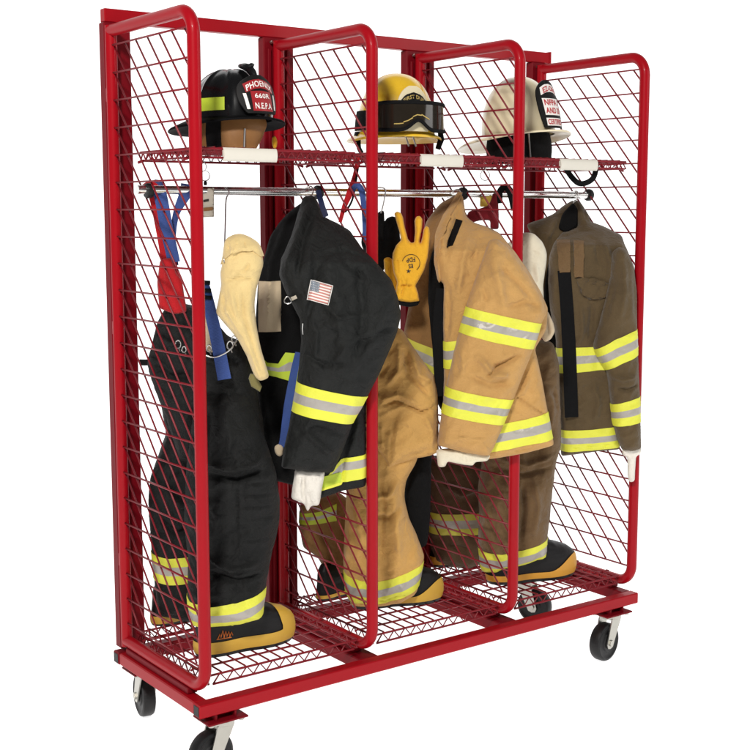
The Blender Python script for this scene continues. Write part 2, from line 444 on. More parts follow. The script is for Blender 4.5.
def ribbon(name, pts, width, mat, parent=None, thick=.0022, twist=0.0, label=None, smooth_n=6):
    """flat webbing through traced points (u, v, depth), facing the viewer's side with an optional twist"""
    P = [on_depth(u, v, c) for u, v, c in pts]
    P = spline(P, smooth_n); k = len(P); mb = MB(); vs = []
    ws = width if hasattr(width, '__len__') else [width] * len(pts)
    wi = np.interp(np.linspace(0, 1, k), np.linspace(0, 1, len(ws)), ws)
    for i in range(k):
        t = P[min(i + 1, k - 1)] - P[max(i - 1, 0)]; t /= np.linalg.norm(t)
        a = np.cross(t, -FH); a /= np.linalg.norm(a); a = a * math.cos(twist) - FH * math.sin(twist)
        nn = np.cross(t, a); nn /= np.linalg.norm(nn)
        for sx, sn in ((-1, -1), (1, -1), (1, 1), (-1, 1)): vs.append(P[i] + a * wi[i] / 2 * sx + nn * thick / 2 * sn)
    fs = [(i * 4 + j, i * 4 + (j + 1) % 4, (i + 1) * 4 + (j + 1) % 4, (i + 1) * 4 + j) for i in range(k - 1) for j in range(4)]
    fs += [(0, 3, 2, 1), tuple((k - 1) * 4 + j for j in range(4))]
    mb.add(vs, fs); o = mb.build(name, M[mat], parent, angle=40)
    if label: o['label'] = label
    return o
def spline(P, n):
    P = [np.array(p, float) for p in P]
    if len(P) < 3: return [P[0] + (P[-1] - P[0]) * i / n for i in range(n + 1)]
    out = []
    for i in range(len(P) - 1):
        p0 = P[max(i - 1, 0)]; p1 = P[i]; p2 = P[i + 1]; p3 = P[min(i + 2, len(P) - 1)]
        for j in range(n):
            t = j / n; out.append(.5 * (2 * p1 + (p2 - p0) * t + (2 * p0 - 5 * p1 + 4 * p2 - p3) * t * t + (3 * p1 - p0 - 3 * p2 + p3) * t ** 3))
    out.append(P[-1]); return out
def wire_px(mb, pts, r, n=6): mb.tube(spline([on_depth(*p) for p in pts], 6), r, n)

# ------------------------------------------------------------------ setting
W, D, H, GZ = .56, .493, 1.7987, -.254
def studio():
    c0 = np.array([.84, .25, 0])
    prof = [(-8.0, GZ)] + [(3.2, GZ)]
    for i in range(1, 13):
        a = math.pi / 2 * i / 12; prof.append((3.2 + 2.2 * math.sin(a), GZ + 2.2 * (1 - math.cos(a))))
    prof.append((5.4, 10.0))
    def pt(t, z, s): return c0 * np.array([1, 1, 0]) + FH * t + RH * s + UPZ * z
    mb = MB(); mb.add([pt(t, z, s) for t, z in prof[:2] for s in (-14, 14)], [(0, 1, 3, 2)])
    o = mb.build('floor', M['glowpaper'], smooth=False); o['kind'] = 'structure'
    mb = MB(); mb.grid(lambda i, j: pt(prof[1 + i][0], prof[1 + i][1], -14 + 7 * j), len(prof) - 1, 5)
    o = mb.build('backdrop', M['glowpaper'], angle=None); o['kind'] = 'structure'
studio()

# ------------------------------------------------------------------ the rack
rack = thing('gear_rack', 'red three-bay steel gear rack with wire mesh side panels, rolling on black casters', 'gear rack', (.84, .25, GZ))
mb = MB(); mb.box((-.008, .515, 1.826), (1.742, .545, 1.864), .002); mb.box((1.738, .512, 1.823), (1.746, .548, 1.867), .001)
mb.build('top_rail', M['red'], rack)
for i, (a, b_) in enumerate(((-.012, .070), (.518, .628), (1.078, .188 + 1.01), (1.652, 1.722))):
    mb = MB(); mb.box((a, .513, -.03), (b_, .549, 1.8255), .003)
    if i in (1, 2):      # two channels side by side: a lip down each edge and a shadow groove
        for xx in (a + .012, b_ - .030): mb.box((xx, .505, -.02), (xx + .012, .514, 1.79), .002)
        for zz in np.arange(.1, 1.75, .0762): pass
    mb.build('back_post', M['redshade'], rack)
    for xx in (.022, .044):
        mb = MB(); mb.cyl((a + xx, .5035 if i in (1, 2) else .5115, 1.809), (0, 1, 0), .0045, .006, 10); mb.build('bolt', M['zinc'], rack)

def rpath(x, r=.062):
    P = []; y0, y1, z0, z1 = 0, D, 0, H
    P += [(x, y1, z1), (x, (y1 + r) / 2, z1)]
    for k in range(11):
        a = math.pi / 2 * k / 10; P.append((x, r - r * math.sin(a), z1 - r + r * math.cos(a)))
    for k in range(1, 6): P.append((x, 0, z1 - r - (z1 - 2 * r) * k / 6))
    for k in range(11):
        a = math.pi / 2 * k / 10; P.append((x, r - r * math.cos(a), r - r * math.sin(a)))
    P += [(x, (y1 + r) / 2, 0), (x, y1, 0)]
    return P
for i in range(4):
    x = W * i; mb = MB()
    mb.tube(rpath(x), .0172, 16)
    mb.tube([(x, D, -.016), (x, D, H + .014)], .0172, 14)
    # small brackets to the frame posts
    for zz in (.25, .95, 1.62): mb.box((x - .012, D + .005, zz - .02), (x + .012, .514, zz + .02), .002)
    p = mb.build('side_panel', M['red'], rack, angle=60)
    mb = MB(); rw = .0029
    zs = [1.757 - .0772 * k for k in range(23)]
    for z in zs: mb.tube([(x - .003, .012, z), (x - .003, D - .012, z)], rw, 6)
    # slanting wires fall one row for each slot towards the front
    sl = .0772 / .0715
    k = -40
    while k < 12:
        yb = .482 - .0715 * k            # y where this wire is at the top row
        y_lo, y_hi = .012, D - .012
        ztop = 1.757 + 0; zbot = zs[-1]
        ya = min(y_hi, yb); za = ztop - (yb - ya) * sl
        yc = max(y_lo, yb - (ztop - zbot) / sl); zc = ztop - (yb - yc) * sl
        if ya > yc + .004 and za <= ztop + .001 and zc >= zbot - .001: mb.tube([(x + .003, ya, za), (x + .003, yc, zc)], rw, 6)
        k += 1
    mb.build('wire_mesh', M['wire'], p, angle=None)

def wire_deck(x0, x1, y0, y1, zt, zb, name, pitch=.036, ncross=5, rw=.0026, truss=.038):
    mb = MB()
    for (yy) in (y0, y1):
        mb.tube([(x0, yy, zt), (x1, yy, zt)], .0034, 8); mb.tube([(x0 + .012, yy, zb), (x1 - .012, yy, zb)], .0034, 8)
        n = max(2, int((x1 - x0 - .03) / truss)); pts = []
        for k in range(2 * n + 1): pts.append((x0 + .015 + (x1 - x0 - .03) * k / (2 * n), yy + .003, zt if k % 2 else zb))
        mb.tube(pts, .0026, 6)
    for xx in (x0, x1):
        mb.tube([(xx, y0, zt), (xx, y1, zt)], .0034, 8)
        mb.tube([(xx, y0 + .005, zb), (xx, y1 - .005, zb)], .003, 6)
        n = max(2, int((y1 - y0) / truss)); pts = [(xx, y0 + (y1 - y0) * k / (2 * n), zt if k % 2 else zb) for k in range(2 * n + 1)]
        mb.tube(pts, .0024, 6)
    n = int((x1 - x0) / pitch)
    for k in range(1, n): xx = x0 + (x1 - x0) * k / n; mb.tube([(xx, y0, zt + .004), (xx, y1, zt + .004)], rw, 6)
    for k in range(1, ncross): yy = y0 + (y1 - y0) * k / ncross; mb.tube([(x0, yy, zt - .002), (x1, yy, zt - .002)], rw + .0006, 6)
    return mb
lab = ((224, 277.5), (421.5, 463.5), (561, 598))
for i in range(3):
    x0, x1 = W * i + .024, W * (i + 1) - .024
    mb = wire_deck(x0, x1, .052, .37, 1.453, 1.430, 'shelf', pitch=.030, ncross=7, truss=.030)
    for xx in (x0, x1):
        for yy in (.08, .35): mb.tube([(xx, yy, 1.430), (W * i + (0.006 if xx == x0 else W - .006), yy, 1.424)], .004, 8)
    sh = mb.build('shelf', M['grid'], rack, angle=60)
    a = on_axis(lab[i][0], 155, 1, .043)[0]; b_ = on_axis(lab[i][1], 158, 1, .043)[0]
    mb = MB()
    def lf(r, j):
        t = math.pi * (.08 + .84 * j / 8); return ((a, a + .001, b_ - .001, b_)[r], .049 - .008 * math.sin(t) + (.003 if r in (0, 3) else 0), 1.439 + .0185 * math.cos(t))
    mb.grid(lf, 4, 9)
    mb.box((a, .0495, 1.422), (b_, .0515, 1.456))
    mb.build('label_holder', M['label'], sh, angle=40)
    mb = wire_deck(W * i + .030, W * (i + 1) - .030, .035, .48, .022, -.004, 'floor_grid', pitch=.036, ncross=6, truss=.040)
    for yy in (.1, .25, .40):        # bent clips that hook the grid over the panel bars
        for sgn, xx in ((-1, W * i + .030), (1, W * (i + 1) - .030)):
            mb.tube([(xx, yy, .02), (xx + sgn * .012, yy, .026), (xx + sgn * .022, yy, .022)], .003, 6)
    mb.build('floor_grid', M['grid'], rack, angle=60)

# base frame of square tube
ZT, ZB = -.0335, -.071
mb = MB(); mb.box((-.030, -.021, ZB), (1.696, .017, ZT), .003); mb.build('base_rail', M['red'], rack)
mb = MB(); mb.box((-.030, .490, ZB), (1.722, .528, ZT), .003); mb.build('base_rail', M['redshade'], rack)
mb = MB(); mb.box((-.028, .0175, ZB + .0005), (.012, .4895, ZT - .0005), .003); mb.build('base_rail', M['red'], rack)
mb = MB(); mb.box((1.655, .0175, ZB + .0005), (1.694, .4895, ZT - .0005), .003); mb.build('base_rail', M['redshade'], rack)
for i in (1, 2):
    mb = MB(); mb.box((W * i - .035, .0175, ZB + .001), (W * i + .035, .4895, ZT - .001), .003); mb.build('base_rail', M['redshade'], rack)
for i in range(4):
    mb = MB(); mb.box((W * i - .016, .075, ZT), (W * i + .016, .47, -.0155), .002); mb.build('panel_shoe', M['redshade'], rack)

for yy in (-.002, .509):     # black plates standing for the shade inside the open tube ends
    mb = MB(); mb.box((-.0312, yy - .014, ZB + .005), (-.0298, yy + .014, ZT - .005)); mb.build('tube_end_shade', M['rubber'], rack, smooth=False)
# chrome hanging rod with its clamps
mb = MB(); mb.tube([(-.03, .285, 1.348), (.8, .272, 1.345), (1.705, .255, 1.345)], .0125, 18)
rod = mb.build('hanging_rod', M['chrome'], rack, angle=50)
for xx, yy in ((.004, .284), (W, .2765), (2 * W, .266), (1.69, .2555)):
    mb = MB(); mb.cyl((xx, yy, 1.3455), (1, -.015, 0), .02, .016, 20, prof=[(.014, -.010), (.019, -.009), (.021, -.005), (.021, .005), (.019, .009), (.014, .010)])
    mb.build('rod_clamp', M['rubber'], rod, angle=50)
# wire hooks on the rod and under the shelf
for (pts) in ([(225, 187, 3.62), (229, 192, 3.60), (226, 200, 3.55), (225, 230, 3.46), (224, 262, 3.405)],
              [(305, 188, 3.80), (311, 186, 3.80), (313, 192, 3.78), (308, 199, 3.74), (304, 206, 3.72)],
              [(378, 187, 3.92), (385, 189, 3.92), (384, 200, 3.92), (381, 213, 3.94)],
              [(452, 191, 4.12), (458, 189, 4.10), (461, 194, 4.09), (457, 200, 4.08)],
              [(571, 192, 4.46), (577, 191, 4.43), (577, 198, 4.42), (573, 203, 4.42)]):
    mb = MB(); wire_px(mb, pts, .0021, 8); mb.build('wire_hook', M['steel'], rod, angle=None)

# casters
def caster(cx, cy, yaw, brake=False):
    mb = MB(); mb.box((cx - .062, cy - .045, -.093), (cx + .062, cy + .045, -.0875), .001)
    for sx in (-1, 1):
        mb.box((cx + sx * .030 - .003, cy - .03, -.0875), (cx + sx * .030 + .003, cy + .03, ZB), 0)
    mb.box((cx - .027, cy - .006, -.0875), (cx + .027, cy + .006, ZB), 0)
    pl = mb.build('caster', M['redshade'], rack)
    for sx in (-1, 1):
        for sy in (-1, 1):
            mb = MB(); mb.cyl((cx + sx * .047, cy + sy * .032, -.094), (0, 0, 1), .008, .012, 6); mb.build('bolt', M['zinc'], pl, angle=30)
    ca, sa = math.cos(yaw), math.sin(yaw)
    def L(x, y, z): return (cx + x * ca - y * sa, cy + x * sa + y * ca, z)       # local x = rolling direction, y = axle
    zc, r = GZ + .066, .066; ox = .036
    mb = MB(); mb.cyl((cx, cy, -.101), (0, 0, 1), .036, .015, 24, prof=[(.030, -.010), (.037, -.006), (.037, .004), (.033, .0078)])
    for sy in (-1, 1):
        y0, y1 = sorted((sy * .0235, sy * .0275))
        side = [(-.026, -.110), (.030, -.110), (.056, zc - .004), (.050, zc - .018), (.036, zc - .021), (.022, zc - .016), (.012, zc + .004)]
        vs = [L(x, y, z) for y in (y0, y1) for x, z in side]; k = len(side)
        mb.add(vs, [tuple(range(k))[::-1], tuple(range(k, 2 * k))] + [(j, (j + 1) % k, k + (j + 1) % k, k + j) for j in range(k)])
        mb.cyl(L(ox, sy * .030, zc), (-sa, ca, 0), .011, .006, 6)
    vs = [L(x, y, -.110 + dz) for dz in (0, .004) for x, y in ((-.026, -.0275), (.03, -.0275), (.03, .0275), (-.026, .0275))]
    mb.add(vs, [(3, 2, 1, 0), (4, 5, 6, 7)] + [(j, (j + 1) % 4, 4 + (j + 1) % 4, 4 + j) for j in range(4)])
    mb.build('fork', M['zinc'], pl, angle=30)
    mb = MB(); mb.cyl(L(ox, 0, zc), (-sa, ca, 0), r, .04, 48,
        prof=[(.012, -.0205), (.030, -.0205), (.034, -.017), (.050, -.017), (.056, -.0205), (.063, -.018), (r, -.011), (r, .011), (.063, .018), (.056, .0205), (.050, .017), (.034, .017), (.030, .0205), (.012, .0205)])
    wh = mb.build('wheel', M['rubber'], pl, angle=40)
    mb = MB(); mb.cyl(L(ox, 0, zc), (-sa, ca, 0), .012, .046, 16); mb.build('hub', M['zinc'], wh, angle=40)
    if brake:
        mb = MB(); vs = [L(x, y, z) for y in (-.022, .022) for x, z in ((-.02, -.128), (-.065, -.160), (-.062, -.166), (-.015, -.134))]
        mb.add(vs, [(0, 1, 2, 3), (7, 6, 5, 4)] + [(j, (j + 1) % 4, 4 + (j + 1) % 4, 4 + j) for j in range(4)]); mb.build('brake_pedal', M['zinc'], pl, angle=30)
caster(.052, .012, math.radians(186))
caster(.052, .470, math.radians(80))
caster(1.592, .012, math.radians(190))
caster(1.628, .475, math.radians(290), True)

# ------------------------------------------------------------------ boots
def boot(label, heel_px, toe_px, zf, style, sole, shaft_lean=0.0, L=.31, wk=1.0, logo=False):
    a = on_axis(heel_px[0], heel_px[1], 2, zf); b_ = on_axis(toe_px[0], toe_px[1], 2, zf)
    d = b_ - a; d[2] = 0; L = np.linalg.norm(d); d /= L; n = np.array([-d[1], d[0], 0])
    k = L / .31
    root = thing('boot', label, 'boot', a)
    zt = [0, .012, .03, .05, .07, .085, .10, .115, .135, .16, .19]
    xm = [.303, .311, .316, .316, .311, .301, .280, .236, .178, .150, .13]
    x0 = [.006, 0, -.002, .000, .003, .005, .006, .008, .010, .014, .03]
    hw = [.047, .050, .052, .052, .051, .050, .049, .047, .044, .040, .03]
    NR, NA = 90, 96
    def P(i, j, inf=0.0):
        z = .19 * (i / (NR - 1)) ** 1.15 if i >= 0 else 0
        XM = np.interp(z, zt, xm) + inf; X0 = np.interp(z, zt, x0) - inf; B = (np.interp(z, zt, hw) + inf) * wk
        t = 2 * math.pi * j / NA; c, s_ = math.cos(t), math.sin(t)
        e = .78; cc = abs(c) ** e * (1 if c >= 0 else -1); ss = abs(s_) ** e * (1 if s_ >= 0 else -1)
        xx = (XM + X0) / 2 + (XM - X0) / 2 * cc
        waist = 1 - .16 * math.exp(-((xx - .125) / .05) ** 2) * (1 if z < .08 else max(0, 1 - (z - .08) / .04)) + .13 * math.exp(-((xx - .235) / .055) ** 2)
        cr = .0025 * math.sin(xx * 190 + z * 40) * math.exp(-((xx - .17) / .05) ** 2) * math.exp(-((z - .11) / .03) ** 2)
        yy = B * ss * waist
        return a + d * (xx * k) + n * (yy * k) + UPZ * ((z + cr) * k + (0 if i else 0)), xx, z
    up, so, tr = MB(), MB(), MB()
    def sel(xx, z):
        if style == 0: return max(.045 + .02 * math.exp(-((xx - .32) / .05) ** 2) - z, .8 * (xx - .252 + .30 * max(0, z - .06)))
        q = max(0, min(1, (xx - .19) / .105)); return .030 + .046 * q * q * (3 - 2 * q) - z
    def clip(tri, val, sgn):
        out = []
        for q in range(3):
            a0, a1, v0, v1 = tri[q], tri[(q + 1) % 3], sgn * val[q], sgn * val[(q + 1) % 3]
            if v0 >= 0: out.append(a0)
            if v0 * v1 < 0: out.append(a0 + (a1 - a0) * (v0 / (v0 - v1)))
        return out
    inf = .0028
    gi = [[P(i, j % NA) for j in range(NA + 1)] for i in range(NR)]; go = [[P(i, j % NA, inf) for j in range(NA + 1)] for i in range(NR)]
    vl = [[sel(p[1], p[2]) for p in r] for r in gi]
    for i in range(NR - 1):
        for j in range(NA):
            q = [(i, j), (i, j + 1), (i + 1, j + 1), (i + 1, j)]
            up.add([gi[a_][b2][0] for a_, b2 in q], [(0, 1, 2, 3)])
            for t3 in ((0, 1, 2), (0, 2, 3)):
                tv = [vl[q[k_][0]][q[k_][1]] for k_ in t3]
                if max(tv) <= 0: continue
                c3 = clip([go[q[k_][0]][q[k_][1]][0] for k_ in t3], tv, 1)
                if len(c3) >= 3: (tr if gi[i][j][2] < .009 else so).add(c3, [tuple(range(len(c3)))])
    up.add([P(NR - 1, j)[0] for j in range(NA)], [tuple(range(NA))])
    c_ = [P(0, j, .0028)[0] for j in range(NA)]; tr.add(c_, [tuple(range(NA))])
    import bmesh
    def fin(mb, nm, mt):
        o = mb.build(nm, mt, root, angle=50, recalc=False)
        bm = bmesh.new(); bm.from_mesh(o.data); bmesh.ops.remove_doubles(bm, verts=bm.verts, dist=1e-5); bmesh.ops.recalc_face_normals(bm, faces=bm.faces)
        bm.to_mesh(o.data); bm.free(); o.data.shade_smooth(); o.data.set_sharp_from_angle(angle=math.radians(50)); return o
    fin(up, 'upper', M['bootblack']); fin(so, 'toe_cap_and_rand', M[sole]); fin(tr, 'sole', M['rubber'])
    if logo:
        mb = MB()
        def on_side(x, z):     # point on the viewer's side of the upper
            B = np.interp(z, zt, hw) * wk; XM = np.interp(z, zt, xm); X0 = np.interp(z, zt, x0)
            cc = (2 * x - XM - X0) / (XM - X0); ss = max(0, 1 - abs(cc) ** (2 / .78)) ** (.78 / 2)
            w = 1 - .16 * math.exp(-((x - .125) / .05) ** 2) * (1 if z < .08 else max(0, 1 - (z - .08) / .04)) + .13 * math.exp(-((x - .235) / .055) ** 2)
            return a + d * x * k - n * (B * ss * w + .0015) * k + UPZ * z * k
        mb.tube([on_side(x, z) for x, z in ((.055, .092), (.075, .092), (.088, .092))], .0016, 6)
        arc = [(.102 + .010 * math.cos(t) * 1.5, .094 + .007 * math.sin(t)) for t in np.linspace(-.3, 4.3, 12)]
        mb.tube([on_side(*p) for p in arc] , .0026, 6)
        mb.build('stitched_mark', M['yel'], root)
        mb = MB()
        for kx in range(5):
            x = .048 + .009 * kx
            mb.tube([on_side(x, .055 + .003 * (kx % 2)), on_side(x + .007, .068 + .003 * ((kx * 3) % 4)), on_side(x + .010, .058)], .0016, 5)
        mb.tube([on_side(.045, .0535), on_side(.09, .0525)], .0014, 5)
        mb.build('emblem', M['orange'], root)
    return root
ZF = .029
boot('black boot with worn yellow toe under the near leg of the black trousers', (196, 656), (291, 636), ZF, 0, 'ybootsole', logo=True)
boot('black boot with yellow sole edge under the far leg of the black trousers, behind mesh', (152, 625), (214, 612), ZF, 0, 'ybootsole')
boot('black boot with yellow rimmed black toe under the tan trousers', (352, 607), (440, 597), ZF, 1, 'ybootsole')
boot('black boot behind the mesh under the far folded leg of the tan trousers', (318, 600), (358, 588), ZF, 1, 'ybootsole')
boot('black boot with orange rimmed dark toe under the near leg of the brown trousers', (488, 583), (572, 572), ZF, 1, 'obootsole')
boot('dark boot with dull orange sole under the far leg of the brown trousers', (432, 566), (487, 555), ZF, 0, 'obootsole')

# ------------------------------------------------------------------ black jacket (left bay)
J = thing('turnout_jacket', 'black firefighter jacket with small flag patch and yellow-silver sleeve band', 'jacket', on_depth(330, 330, 3.62))
far = Puff([(305, 200), (292, 209), (279, 222), (270, 236), (264, 256), (258, 280), (255, 330), (256, 390), (262, 440), (272, 480), (300, 486), (318, 440), (312, 330), (300, 260), (312, 215)],
           3.74, .03, .05, folds=[([(290, 215), (272, 262), (268, 330)], .012, .010), ([(300, 225), (285, 275), (280, 330)], .01, -.008)], wr=[(.003, 18, 70, 2.5)], lean=[(198, .06), (240, 0)], seed=3)
fo = far.build('far_front', M['blackin'], J, [
    patch('lining_label', [(259.5, 280.5), (281, 280), (281.5, 330), (259.5, 331)], 'beigeline', .0025),
    band([(255, 349), (268, 361), (279, 362), (286, 351), (300, 352)], [(255, 371), (268, 373), (280, 376), (300, 382), (301, 382)], y='lime', fr=(0, .30, .58, 1))])
body = Puff([(330, 300), (358, 300), (365, 330), (366, 400), (366, 430), (366, 486.5), (357, 488), (343, 490), (322, 498), (300, 500), (296, 470), (300, 400)],
            3.604, .020, .02, folds=[([(352, 425), (346, 450), (342, 488)], .006, -.006), ([(360, 400), (355, 450)], .012, .006)], wr=[(.002, 20, 80, 2)], seed=5)
body.build('body', M['blackfab'], J, [band([(296, 500), (318, 487), (341, 457.5), (342, 457), (375, 452)], [(296, 512), (319, 490), (341.5, 483), (343, 480.5), (375, 475)], y='yel', fr=(0, .18, .52, 1)),
                                      band([(298, 486), (320, 476), (341, 470)], [(298, 496), (319, 488), (341, 480)], y='lime', off=.003, fr=(0, .5, .5, 1))])
near = Puff([(303, 196), (314, 195), (318, 203), (323, 216), (336, 222), (350, 230), (361, 247), (377, 263), (391, 279), (398, 297), (401, 314), (398, 329), (391, 347), (378, 376), (367, 397), (353, 422), (341, 455), (333, 472.5), (306, 471), (281, 467), (284, 447), (292, 410), (297, 380), (299, 365), (301, 340), (300, 319), (291, 302), (284, 288), (279, 275), (281, 259), (291, 236)],
            3.548, .062, .075, g=.0062, soft=2,
            folds=[([(325, 252), (345, 250), (362, 256), (378, 266)], .006, -.005, 1),          # yoke seam
                   ([(309, 202), (296, 235), (286, 268)], .010, .012), ([(316, 205), (304, 240), (297, 280)], .009, -.012), ([(320, 215), (312, 245), (309, 275)], .010, .006),
                   ([(326, 255), (338, 300), (345, 350), (342, 380)], .03, .010), ([(318, 260), (312, 300), (303, 345)], .012, -.008),
                   ([(355, 250), (362, 300), (360, 360)], .016, -.006), ([(388, 300), (372, 340), (352, 372)], .014, .006),
                   ([(398, 325), (380, 330), (360, 345)], .009, -.006), ([(330, 365), (350, 340), (368, 330)], .010, .005),
                   ([(300, 420), (320, 440), (335, 452)], .012, .007), ([(303, 350), (325, 362), (352, 360)], .008, -.007), ([(296, 430), (318, 424), (345, 432)], .008, -.006), ([(320, 300), (340, 315), (372, 312)], .010, .007), ([(335, 235), (345, 262), (372, 282)], .008, -.006), ([(306, 310), (318, 330), (316, 360)], .008, .006), ([(288, 450), (310, 458), (334, 462)], .004, -.0025)],
            wr=[(.0035, 14, 65, 2.2), (.0016, 32, 20, 1.8)], lean=[(195, .20), (225, .12), (262, 0)], seed=2)
no = near.build('body_and_sleeve', M['blackfab'], J, [
    band([(292, 379), (299.5, 381), (330, 388), (367.5, 395.5), (375, 397)], [(285, 408), (292, 410), (325, 416.5), (353.5, 422.5), (362, 424)], name='sleeve_band', parent=J),
    dict(name='flag_patch', parent=J, back=False, off=.0016, mats=[M['lettwhite'], M['flagred']], mi=[(k + 1) % 2 for k in range(13)],
         polys=[[lerp((312.3, 279), (309, 297.2), k / 13), lerp((333, 284), (328.7, 302), k / 13), lerp((333, 284), (328.7, 302), (k + 1) / 13), lerp((312.3, 279), (309, 297.2), (k + 1) / 13)] for k in range(13)])])
def quad_on(pf, name, q, mat, parent, off, n=4):
    mb = MB(); uv = [lerp(lerp(q[0], q[1], j / n), lerp(q[3], q[2], j / n), i / n) for i in range(n + 1) for j in range(n + 1)]
    P = pf.surf(uv, off); mb.grid(lambda i, j: P[i * (n + 1) + j], n + 1, n + 1); return mb.build(name, mat, parent, angle=None)
fp = [o for o in J.children if o.name.startswith('flag_patch')][0]
quad_on(near, 'canton', [(312.3, 279), (321, 281.1), (319.4, 290.8), (310.7, 288.6)], M['navy'], fp, .0034, 9)
mb = MB()
for r in range(4):
    for c_ in range(5):
        u, v = lerp(lerp((312.3, 279), (321, 281.1), (c_ + .5) / 5), lerp((310.7, 288.6), (319.4, 290.8), (c_ + .5) / 5), (r + .5) / 4)
        P = near.surf([(u - .35, v), (u, v - .4), (u + .35, v), (u, v + .4)], .0040); mb.add(P, [(0, 1, 2, 3)])
mb.build('star_field', M['lettwhite'], fp, angle=None)
# white border of the patch
mb = MB(); cor = [(312, 278.4), (333.8, 283.6), (329.2, 302.8), (308.3, 297.6)]
rim = near.surf([lerp(cor[i], cor[(i + 1) % 4], t / 6) for i in range(4) for t in range(6)], .0018); mb.tube(rim, .0012, 6, closed=True); mb.build('border', M['lettwhite'], fp)
# D-ring with its tab, zip pull
def dring(pf, u, v, s_, parent, off=.006, ang=0.0):
    pts = []
    for k in range(14):
        t = 2 * math.pi * k / 14; x, y = math.cos(t) * s_, math.sin(t) * s_ * .85
        x = max(x, -s_ * .75); pts.append((u + x * math.cos(ang) - y * math.sin(ang), v + x * math.sin(ang) + y * math.cos(ang)))
    P = pf.surf(pts, off); mb = MB(); mb.tube(P, .0018, 6, closed=True); return mb.build('d_ring', M['steel'], parent)
dring(near, 288.5, 299.5, 4.2, J, .010, 2.6)
quad_on(near, 'ring_tab', [(291.5, 296), (297, 293.5), (298.5, 296.5), (293, 299.5)], M['tagcard'], J, .007)
mb = MB(); P = near.surf([(303.4, 322), (303, 327), (303.4, 333)], .004); mb.tube(P, .002, 6); mb.build('zip_pull', M['steel'], J)
cuff = Puff([(295, 468), (325, 470), (322, 488), (319, 505.5), (311.5, 504.5), (307.5, 512), (303.5, 503), (291, 498.5)], 3.562, .020, .022, folds=[([(304, 474), (303, 490), (306, 505)], .005, -.006), ([(311, 490), (314, 503)], .004, .005)], wr=[(.0015, 40, 80, 2)], seed=8, g=.005)
cuff.build('knit_cuff', M['white'], J)
# collar tab with dark blue loop
ribbon('collar_loop', [(318, 190, 3.73), (322, 205, 3.70), (326, 216, 3.64)], .016, 'darkblue', J)

# blue strap hung between the jacket fronts
S = thing('webbing_strap', 'blue webbing strap with tan tip hanging between the black jacket fronts', 'strap', on_depth(288, 400, 3.64))
ribbon('strap', [(298, 352, 3.64), (294, 372, 3.62), (288, 405, 3.60), (283, 440, 3.60), (280, 446, 3.60)], [.016, .022, .024, .020, .016], 'blue', S)
tp = Puff([(274, 446), (279, 443), (284, 447), (282.5, 455), (279, 456.5), (275, 453)], 3.60, .006, .01, g=.004, seed=4); tp.build('strap_tip', M['beigeline'], S)

# ------------------------------------------------------------------ cream hood on a hook (left bay)
hood = Puff([(226, 240), (234, 235.5), (242, 235), (251, 238.5), (258, 244), (262.5, 255), (263.5, 264), (260, 276), (256, 290), (254.5, 305), (256, 322), (260, 345), (266, 366), (269.5, 377), (260, 381), (254.5, 376), (247, 357), (238, 339), (226, 325), (215.5, 312), (219, 296), (221, 285), (220, 272), (224, 256)],
            3.43, .034, .05, g=.0055, soft=3,
            folds=[([(229, 262), (240, 252), (255, 250), (262, 258)], .005, -.003, 1), ([(227, 256), (240, 247), (258, 246)], .005, .003, 1), ([(226, 281), (240, 276), (258, 279)], .004, -.005, 1), ([(230, 272), (245, 270), (259, 271)], .004, .003, 1), ([(230, 280), (237, 310), (252, 350), (262, 378)], .008, .005), ([(243, 282), (244, 315), (255, 350), (264, 376)], .005, -.006), ([(236, 290), (241, 320), (254, 356)], .004, -.004), ([(222, 300), (234, 318), (244, 336)], .006, .007), ([(251, 262), (246, 270), (235, 272)], .005, -.006),
                   ([(252, 280), (250, 310), (260, 350)], .007, .006), ([(224, 292), (226, 312)], .006, -.006), ([(229, 240), (232, 252)], .004, -.004), ([(245, 237), (246, 248)], .004, -.004), ([(238, 237), (239, 249)], .003, .003)],
            wr=[(.002, 22, 60, 2)], seed=12)
ho = hood.build('flash_hood', M['cream'], None, [patch('face_opening', [(219, 268), (226, 259), (233, 252.5), (243, 249), (253, 250.5), (260, 256), (270, 256), (262, 236), (242, 228), (224, 232)], 'cream', .0045, back=True)])
tag(ho, 'cream knit protective hood hanging on a wire hook before the black jacket', 'hood')
ho2 = Puff([(250, 373), (255, 374), (262, 386), (260, 391.5), (251, 386), (248.5, 378)], 3.47, .002, .004, g=.004, soft=0, seed=4)
o = ho2.build('care_tag', M['olive'], ho)

